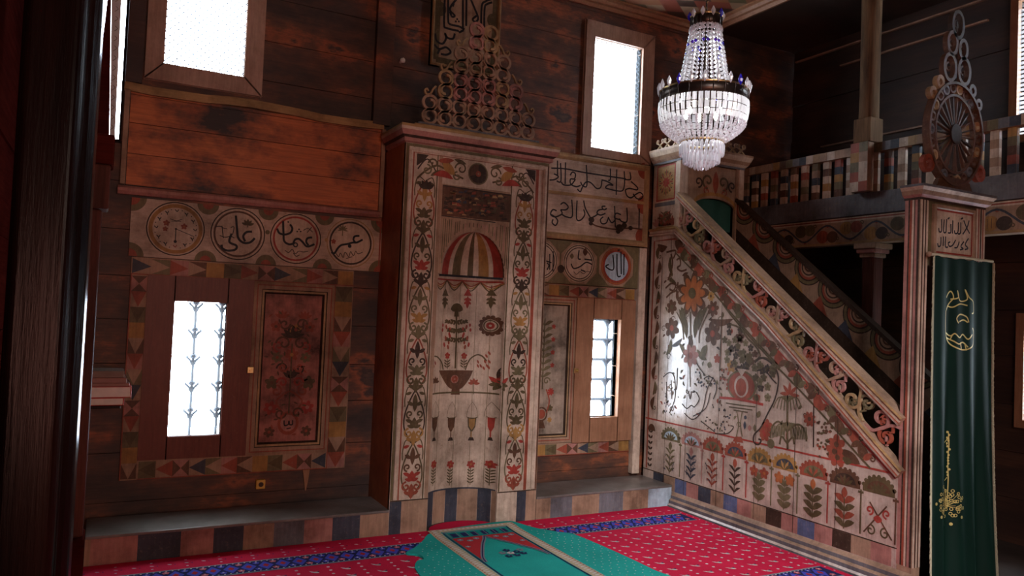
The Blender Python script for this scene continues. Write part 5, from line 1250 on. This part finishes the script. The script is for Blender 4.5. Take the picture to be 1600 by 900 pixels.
# ------------------------------------------------------------------ shelf and books
b = MB(); b.box(XL, .125, 5.13, 5.42, .928, .943, 'varnish'); b.box(XL, XL+.02, 5.2, 5.35, .80, .928, 'varnish'); o = b.build('wall_shelf', bevel=.002); tag(o, 'thin dark wall shelf under the stack of books in the left corner', 'shelf')
z = .944
specs = [(.045, .143, 'book_red', 'white-paged book with red cover at the bottom of the stack on the shelf', 'white'), (.066, .180, 'book_red', 'thick book with red spine, second from the bottom of the stack', 'tan'),
         (.020, .168, 'book_brown', 'thin brown book in the middle of the stack on the shelf', 'tan'), (.031, .150, 'book_brown', 'reddish brown book just under the top book of the stack', 'tan'), (.040, .136, 'book_grey', 'grey brown book lying on top of the stack', 'tan')]
for h, xr, cov, lab, kind in specs:
    root = thing('book', lab, 'book', (xr-.15, 5.27, z), 'books stacked on the corner shelf')
    xl = xr-.27; b = MB(); b.box(xl, xr, 5.15, 5.38, z, z+.004, cov); b.box(xl, xr, 5.15, 5.38, z+h-.004, z+h, cov); b.box(xr-.006, xr, 5.15, 5.38, z, z+h, cov)
    if cov != 'book_red': b.box(xl, xr, 5.147, 5.152, z, z+h, cov)
    b.build('cover', root, bevel=.002)
    b = MB(); b.box(xl+.005, xr-.007, 5.154, 5.376, z+.004, z+h-.004, 'paper'); b.build('pages', root)
    z += h+.001

# ------------------------------------------------------------------ small fittings on the back wall
root = thing('wall_socket', 'small yellow electric socket low on the dark wall below the left shutter', 'socket', (1.045, YW, .29))
b = MB(); b.box(1.012, 1.075, YW-.03, YW+.01, .285, .35, 'yellow_plastic'); b.build('cover', root, bevel=.006)
b = MB(); b.tube([(1.045, YW-.029, .318), (1.045, YW-.034, .318)], .017, 'dark_metal', 16); b.build('outlet', root)
b = MB(); b.prism([(1.335, .40), (1.385, .40), (1.378, .33), (1.365, .25), (1.358, .25), (1.345, .34)], PY(YW-.005), -.01, .012, 'frame_wood'); o = b.build('wooden_wedge'); tag(o, 'thin pointed wooden wedge hanging under the left painted border', 'wedge')
b = MB(); b.tube([(1.93, YW+.004, 3.50), (1.93, YW-.03, 3.50), (1.945, YW-.045, 3.52)], .010, 'white_plastic', 8); b.lathe([(0, -.02), (.02, -.012), (.022, 0), (.015, .015), (0, .02)], (1.935, YW-.035, 3.505), 'white_plastic', 10); o = b.build('wall_hook', smooth=True); tag(o, 'tiny white hook on the dark planks left of the prayer niche crest', 'hook')

# ------------------------------------------------------------------ carpet
def carpet():
    b = MB(); x0, x1, y0, y1 = -.2, 4.315, -1.0, 5.115; zt = .012
    b.box(x0, x1, y0, y1, .0005, zt, 'wool_red'); 
    # tongue into the niche
    b.prism(arc(2.41, 5.113, .26, 0, 180, 14, .17), PZ(0), .001, zt, 'wool_red')
    a = Art(b, PZ(zt), base=.0004); r = random.Random(6)
    def bandY(ya, yb, xa, xb):
        a.rect(xa, xb, ya, yb, 'wool_navy', 1); a.rect(xa, xb, ya, ya+.014, 'wool_grey', 2); a.rect(xa, xb, yb-.014, yb, 'wool_grey', 2)
        n = int((xb-xa)/.10); ym = (ya+yb)/2
        for i in range(n):
            x = xa+.05+i*.10
            a.poly([(x-.045, ym), (x, ya+.03), (x+.045, ym), (x, yb-.03)], 'wool_blue', 2); a.poly([(x-.02, ym), (x, ym-.03), (x+.02, ym), (x, ym+.03)], 'wool_crimson', 3)
            for sg in (-1, 1): a.flower(x+.05, ym+sg*.055, .022, 5, 'wool_pink' if i % 2 else 'wool_blue', 'wool_white', 3)
            for k in range(3): a.disc(x-.045+.033*k, ya+.022, .006, 'wool_white', 3, n=6); a.disc(x-.045+.033*k, yb-.022, .006, 'wool_white', 3, n=6)
    bandY(4.67, 4.88, x0, 4.26); bandY(3.30, 3.50, x0, 4.26)
    nx = int((x1-x0)/.095)
    for i in range(nx):
        x = x0+.06+i*.095
        for j in range(18):
            y = 3.56+j*.062
            if y > 4.64: break
            if i % 2: a.disc(x, y, .0105, 'wool_white', 1, n=6)
            elif j % 2 == 0:
                a.poly([(x-.030, y+.026), (x-.006, y+.008), (x-.018, y-.006)], 'wool_white', 1); a.leaf(x-.018, y, x+.022, y-.024, .020, 'wool_white', 2); a.disc(x+.020, y+.004, .010, 'wool_navy', 1, n=6); a.leaf(x+.005, y+.012, x+.022, y+.004, .008, 'wool_pink', 2)
    for i in range(nx):
        x = x0+.06+i*.095
        for j, y in enumerate((4.93, 4.985, 5.04)):
            if j == 1: a.leaf(x-.012, y+.006, x+.014, y-.006, .012, 'wool_white', 1); a.disc(x+.03, y-.01, .006, 'wool_navy', 1, n=6)
            elif (i+j) % 2: a.disc(x, y, .008, 'wool_white', 1, n=6)
        for y in (3.22, 3.1, 2.98):
            if i % 2: a.disc(x, y, .0075, 'wool_white', 1, n=6)
    for j in range(22): a.disc(4.285, 3.4+j*.075, .007, 'wool_white', 1, n=6)
    o = b.build('red_carpet'); tag(o, 'red patterned prayer carpet with blue floral bands covering the floor', 'carpet')
carpet()
def rug():
    z0 = .0175
    out = [(2.02, 4.90), (2.12, 5.00), (2.45, 5.085), (2.765, 5.105), (2.83, 4.99), (2.97, 4.735), (3.03, 4.70), (3.085, 4.62), (3.125, 4.2), (3.14, 3.8), (3.15, 3.1), (1.70, 3.1), (1.735, 4.2), (1.79, 4.46), (1.86, 4.50), (1.86, 4.60), (1.80, 4.66), (1.90, 4.76), (1.97, 4.84)]
    def hz(x, y):
        e = 0.010*math.exp(-((y-5.02)/.09)**2)*(1 if y > 4.8 else .3)+.008*math.exp(-((x-2.95)/.1)**2)*math.exp(-((y-4.75)/.1)**2)+.012*math.exp(-((x-1.83)/.07)**2)*math.exp(-((y-4.56)/.1)**2)
        return e
    mp = lambda u, v, d: (u, v, z0+hz(u, v)+d)
    b = MB(); 
    # solid rug body: top subdivided, thin edge
    bm = bmesh.new(); pts = spline(out+[out[0]], 4)[:-1]; bm.faces.new([bm.verts.new((x, y, 0)) for x, y in pts]); bmesh.ops.triangulate(bm, faces=bm.faces[:])
    for _ in range(6):
        ed = [e for e in bm.edges if e.calc_length() > .07]
        if not ed: break
        bmesh.ops.subdivide_edges(bm, edges=ed, cuts=1); bmesh.ops.triangulate(bm, faces=bm.faces[:])
    for f in bm.faces: b.face([mp(v.co.x, v.co.y, .006) for v in f.verts], 'wool_green')
    bm.free()
    for i in range(len(pts)): p, q = pts[i], pts[(i+1) % len(pts)]; b.face([mp(*p, .006), mp(*q, .006), (q[0], q[1], .0165), (p[0], p[1], .0165)], 'wool_green')
    a = Art(b, mp, .05, .0075)
    X0, X1, YT, YE = 2.10, 2.775, 5.04, 3.15
    def rc(u0, u1, v0, v1, c, l):
        n = max(1, int(abs(v1-v0)/.06))
        for k in range(n): a.rect(u0, u1, v0+(v1-v0)*k/n, v0+(v1-v0)*(k+1)/n, c, l)
    for u0, u1 in ((X0, X0+.075), (X1-.075, X1)): rc(u0, u1, YE, YT, 'wool_cream', 1)
    rc(X0, X1, YT-.06, YT, 'wool_cream', 1)
    y = YE
    while y < YT-.03:
        for u0 in (X0+.022, X1-.052): a.poly([(u0, y), (u0+.03, y+.008), (u0+.03, y+.022), (u0, y+.014)], 'wool_white', 2)
        for u0 in (X0+.008, X1-.018): a.rect(u0, u0+.010, y, y+.010, 'wool_crimson', 2)
        for u0 in (X0+.062, X1-.012): a.rect(u0-.002, u0+.006, y+.004, y+.016, 'wool_grey', 2)
        y += .032
    x = X0+.08
    while x < X1-.08: a.poly([(x, YT-.045), (x+.02, YT-.04), (x+.02, YT-.015), (x, YT-.02)], 'wool_white', 2); x += .035
    rc(X0+.082, X0+.092, YE, YT-.07, 'wool_navy', 2); rc(X1-.092, X1-.082, YE, YT-.07, 'wool_navy', 2); rc(X0+.082, X1-.082, YT-.085, YT-.072, 'wool_grey', 2)
    rc(X0+.10, X1-.10, YT-.20, YT-.095, 'wool_green_dark', 2)
    for k in range(6): rc(X0+.12+k*.078, X0+.165+k*.078, YT-.185, YT-.11, 'wool_navy', 3)
    for k in range(7): rc(X0+.10+k*.07, X0+.105+k*.07, YT-.20, YT-.10, 'wool_grey', 4)
    # red spandrels and pointed arch
    xm = (X0+X1)/2; ya, yt = 4.28, YT-.205
    for sg, xe in ((-1, X0+.10), (1, X1-.10)):
        n = 8
        pl = [(xe, yt), (xm, yt), (xm+sg*.02, yt-.06), (xm+sg*.10, yt-.20), (xe-sg*.03, yt-.42), (xe, yt-.52)]
        a.poly(pl, 'wool_crimson', 2); a.stroke([(xm, yt-.015), (xm+sg*.03, yt-.08), (xm+sg*.10, yt-.20), (xe-sg*.03, yt-.42), (xe-sg*.005, yt-.52)], .026, 'wool_grey', 3)
        a.stroke([(xm, yt-.015), (xm+sg*.03, yt-.08), (xm+sg*.10, yt-.20), (xe-sg*.03, yt-.42), (xe-sg*.005, yt-.52)], .008, 'wool_navy', 4)
        for k in range(3): a.flower(xe-sg*(.04+.06*k), yt-.05-.03*(k % 2), .024, 6, 'wool_grey', 'wool_white', 4)
        a.flower(xe-sg*.03, yt-.2, .02, 6, 'wool_grey', 'wool_white', 4)
    for dx, dy, c in ((0, 0, 'wool_white'), (-.05, .02, 'wool_grey'), (.05, .01, 'wool_navy'), (.02, -.05, 'wool_navy'), (-.04, -.05, 'wool_navy'), (.08, -.03, 'wool_navy'), (.0, .06, 'wool_navy'), (.09, .04, 'wool_grey')): a.flower(xm+dx, 4.42+dy, .028, 5, c, 'wool_green_dark', 3)
    # dotted margins
    for i in range(40):
        y = 3.3+i*.045
        for x in (1.78, 1.845, 1.91, 1.975, 2.04, 2.83, 2.89, 2.95, 3.01, 3.07):
            if x < 1.95 and y > 4.6 and x < 1.8+(y-4.3)*.25: continue
            if x < 2.05 and y > 4.86: continue
            if x < 1.88 and y > 4.42: continue
            if x > 2.8 and y > 5.0-(x-2.8)*1.2-.1: continue
            a.disc(x+(.02 if i % 2 else 0), y, .0045, 'wool_white', 1, n=6)
    o = b.build('prayer_rug'); tag(o, 'green prayer rug with cream border and red spandrels before the prayer niche', 'rug')
rug()

# ------------------------------------------------------------------ chandelier
def chandelier():
    cx_, cy_ = 2.50, 2.80; root = thing('chandelier', 'crystal basket chandelier with blue accents hanging from the painted ceiling', 'chandelier', (cx_, cy_, 2.31))
    K = .00366; Z = lambda px: 2.322+(268-px)*K
    def ell(r, z, n): return [(cx_+r*math.cos(2*PI*i/n), cy_+r*math.sin(2*PI*i/n), z) for i in range(n)]
    b = MB(); b.tube([(cx_, cy_, Z(22)), (cx_, cy_, 2.31+(ZC-.03-2.31)/.84)], .005, 'dark_metal', 6)
    for k in range(45): b.tube([(cx_+.008*math.cos(k*PI/2), cy_+.008*math.sin(k*PI/2), Z(15)+k*.032), (cx_-.008*math.cos(k*PI/2), cy_-.008*math.sin(k*PI/2), Z(15)+k*.032+.024)], .004, 'brass', 5)
    b.build('chain', root)
    b = MB(); b.tube([(cx_, cy_, Z(225)), (cx_, cy_, Z(22))], .010, 'dark_metal', 8); b.build('stem', root)
    def band(name, r, z0, z1, fl=1.0):
        b = MB(); b.lathe([(r-.004, z0), (r, z0), (r*fl, (z0+z1)/2), (r*1.02, z1), (r*1.02-.004, z1), (r-.004, z0)], (cx_, cy_, 0), 'dark_metal', 40)
        b.lathe([(r+.003, z1-.006), (r*1.02+.004, z1), (r*1.02, z1+.004)], (cx_, cy_, 0), 'brass', 40)
        n = 24
        for i in range(n): t = 2*PI*i/n; b.tube([(cx_+r*1.012*math.cos(t), cy_+r*1.012*math.sin(t), z0), (cx_+r*1.03*math.cos(t), cy_+r*1.03*math.sin(t), z1)], .002, 'dark_metal', 5)
        return b.build(name, root, True)
    band('crown_band', .088, Z(42), Z(25)); band('hoop_band', .245, Z(162), Z(145))
    b = MB(); b.lathe([(.122, -.004), (.126, 0), (.122, .006), (.118, 0), (.122, -.004)], (cx_, cy_, Z(224)), 'brass', 36); b.build('lower_ring', root, True)
    b = MB(); 
    for k in range(4): b.tube([(cx_-.24*math.cos(k*PI/4), cy_-.24*math.sin(k*PI/4), Z(160)), (cx_+.24*math.cos(k*PI/4), cy_+.24*math.sin(k*PI/4), Z(160))], .005, 'dark_metal', 6)
    b.build('spider', root)
    def drop(x, y, z, h, r, mat, name, up=False, par=root):
        b = MB(); pr = [(0, 0), (r*.35, h*.12), (r*.8, h*.3), (r, h*.55), (r*.55, h*.8), (r*.12, h)]
        if not up: pr = [(0, 0), (r*.6, h*.12), (r, h*.35), (r*.7, h*.65), (r*.2, h*.95), (0, h)]
        b.lathe(pr, (x, y, z), mat, 8); return b.build(name, par)
    for i, (x, y, z) in enumerate(ell(.094, Z(31), 10)): drop(x, y, z, .055, .013, 'crystal' if i % 4 else 'blue_crystal', 'crown_drop', True)
    for i, (x, y, z) in enumerate(ell(.254, Z(148), 22)): drop(x, y, z, .065, .013, 'blue_crystal' if i % 5 == 2 else 'crystal', 'hoop_drop', True)
    def oct_(b, p, r, mat, rz=1.0):
        n = len(b.v); x, y, z = p; b.v += [(x+r, y, z), (x, y+r, z), (x-r, y, z), (x, y-r, z), (x, y, z+r*rz), (x, y, z-r*rz)]
        for q in ((0, 1, 4), (1, 2, 4), (2, 3, 4), (3, 0, 4), (1, 0, 5), (2, 1, 5), (3, 2, 5), (0, 3, 5)): b.f.append([n+k for k in q]); b.m.append(mat)
    # upper bead strands
    n = 26
    for i in range(n):
        t = 2*PI*i/n; b = MB(); m_ = 16
        for k in range(m_):
            s_ = k/(m_-1); z = Z(42)+(Z(142)-Z(42))*s_; r = .083+.062*s_**1.15+.10*max(0, s_-.86)
            oct_(b, (cx_+r*math.cos(t), cy_+r*math.sin(t), z), .0125, 'blue_crystal' if (k == 4 and i % 3) or (k == 6 and i % 5 == 0) else 'crystal', .95)
        b.tube([(cx_+.083*math.cos(t), cy_+.083*math.sin(t), Z(42)), (cx_+.15*math.cos(t), cy_+.15*math.sin(t), Z(142))], .0012, 'dark_metal', 4); b.build('bead_strand', root)
    # collar of small prisms just below the crown
    for i in range(20): t = 2*PI*i/20; b = MB(); oct_(b, (cx_+.089*math.cos(t), cy_+.089*math.sin(t), Z(46)), .012, 'crystal', 2); b.build('collar_prism', root)
    # basket: prism tier then bead strands drawn in to the lower ring
    n = 48
    for i in range(n):
        t = 2*PI*i/n; ct, st = math.cos(t), math.sin(t); b = MB()
        for (s0, s1, r0_, r1_) in ((162, 174, .250, .252), (175, 186, .252, .246), (187, 195, .246, .236)):
            z0, z1 = Z(s1), Z(s0); w_ = .0125
            b.grid([[(cx_+(r_+.004*(q % 2))*ct-(w_*(q-1.5)/1.5)*st, cy_+(r_+.004*(q % 2))*st+(w_*(q-1.5)/1.5)*ct, z) for q in range(4)] for r_, z in ((r0_, z1), (r1_, z0))], 'crystal')
        b.build('tier_prism', root)
    n = 36
    for i in range(n):
        t = 2*PI*i/n; b = MB(); m_ = 9
        for k in range(m_):
            s_ = k/(m_-1); z = Z(196)+(Z(222)-Z(196))*s_; r = .236-.112*s_**1.5
            oct_(b, (cx_+r*math.cos(t), cy_+r*math.sin(t), z), .0125, 'crystal')
        b.build('basket_strand', root)
    for (r, z0, h, n) in ((.120, 226, .075, 30), (.098, 238, .075, 24), (.070, 246, .060, 18), (.038, 252, .055, 10)):
        for i in range(n):
            t = 2*PI*i/n; x, y = cx_+r*math.cos(t), cy_+r*math.sin(t); b = MB(); b.lathe([(0, 0), (.008, .010), (.0095, h*.8), (.004, h)], (x, y, Z(z0)-h), 'crystal', 6); b.build('hanging_prism', root)
    drop(cx_, cy_, Z(268), .05, .018, 'crystal', 'finial')
    root.scale = (.84, .84, .84)
    # bulbs inside
    for i in range(6):
        t = 2*PI*i/6; x, y = cx_+.10*math.cos(t), cy_+.10*math.sin(t); b = MB(); b.lathe([(0, 0), (.012, .012), (.014, .03), (.008, .05), (0, .06)], (x, y, Z(185)), 'bulb_glow', 10); b.build('bulb', root, True)
    for nm, z, e in (('chandelier_light', 2.31+(Z(180)-2.31)*.84, 7), ('chandelier_top_light', 2.31+(Z(90)-2.31)*.84, 2.2)):
        l = bpy.data.lights.new(nm, 'POINT'); l.energy = e*.36; l.shadow_soft_size = .04; l.color = (1, .97, .94); o = bpy.data.objects.new(nm, l); C.objects.link(o); o.location = (cx_+.02, cy_, z)
chandelier()
for o in bpy.data.objects:
    if '_w' in o: del o['_w']
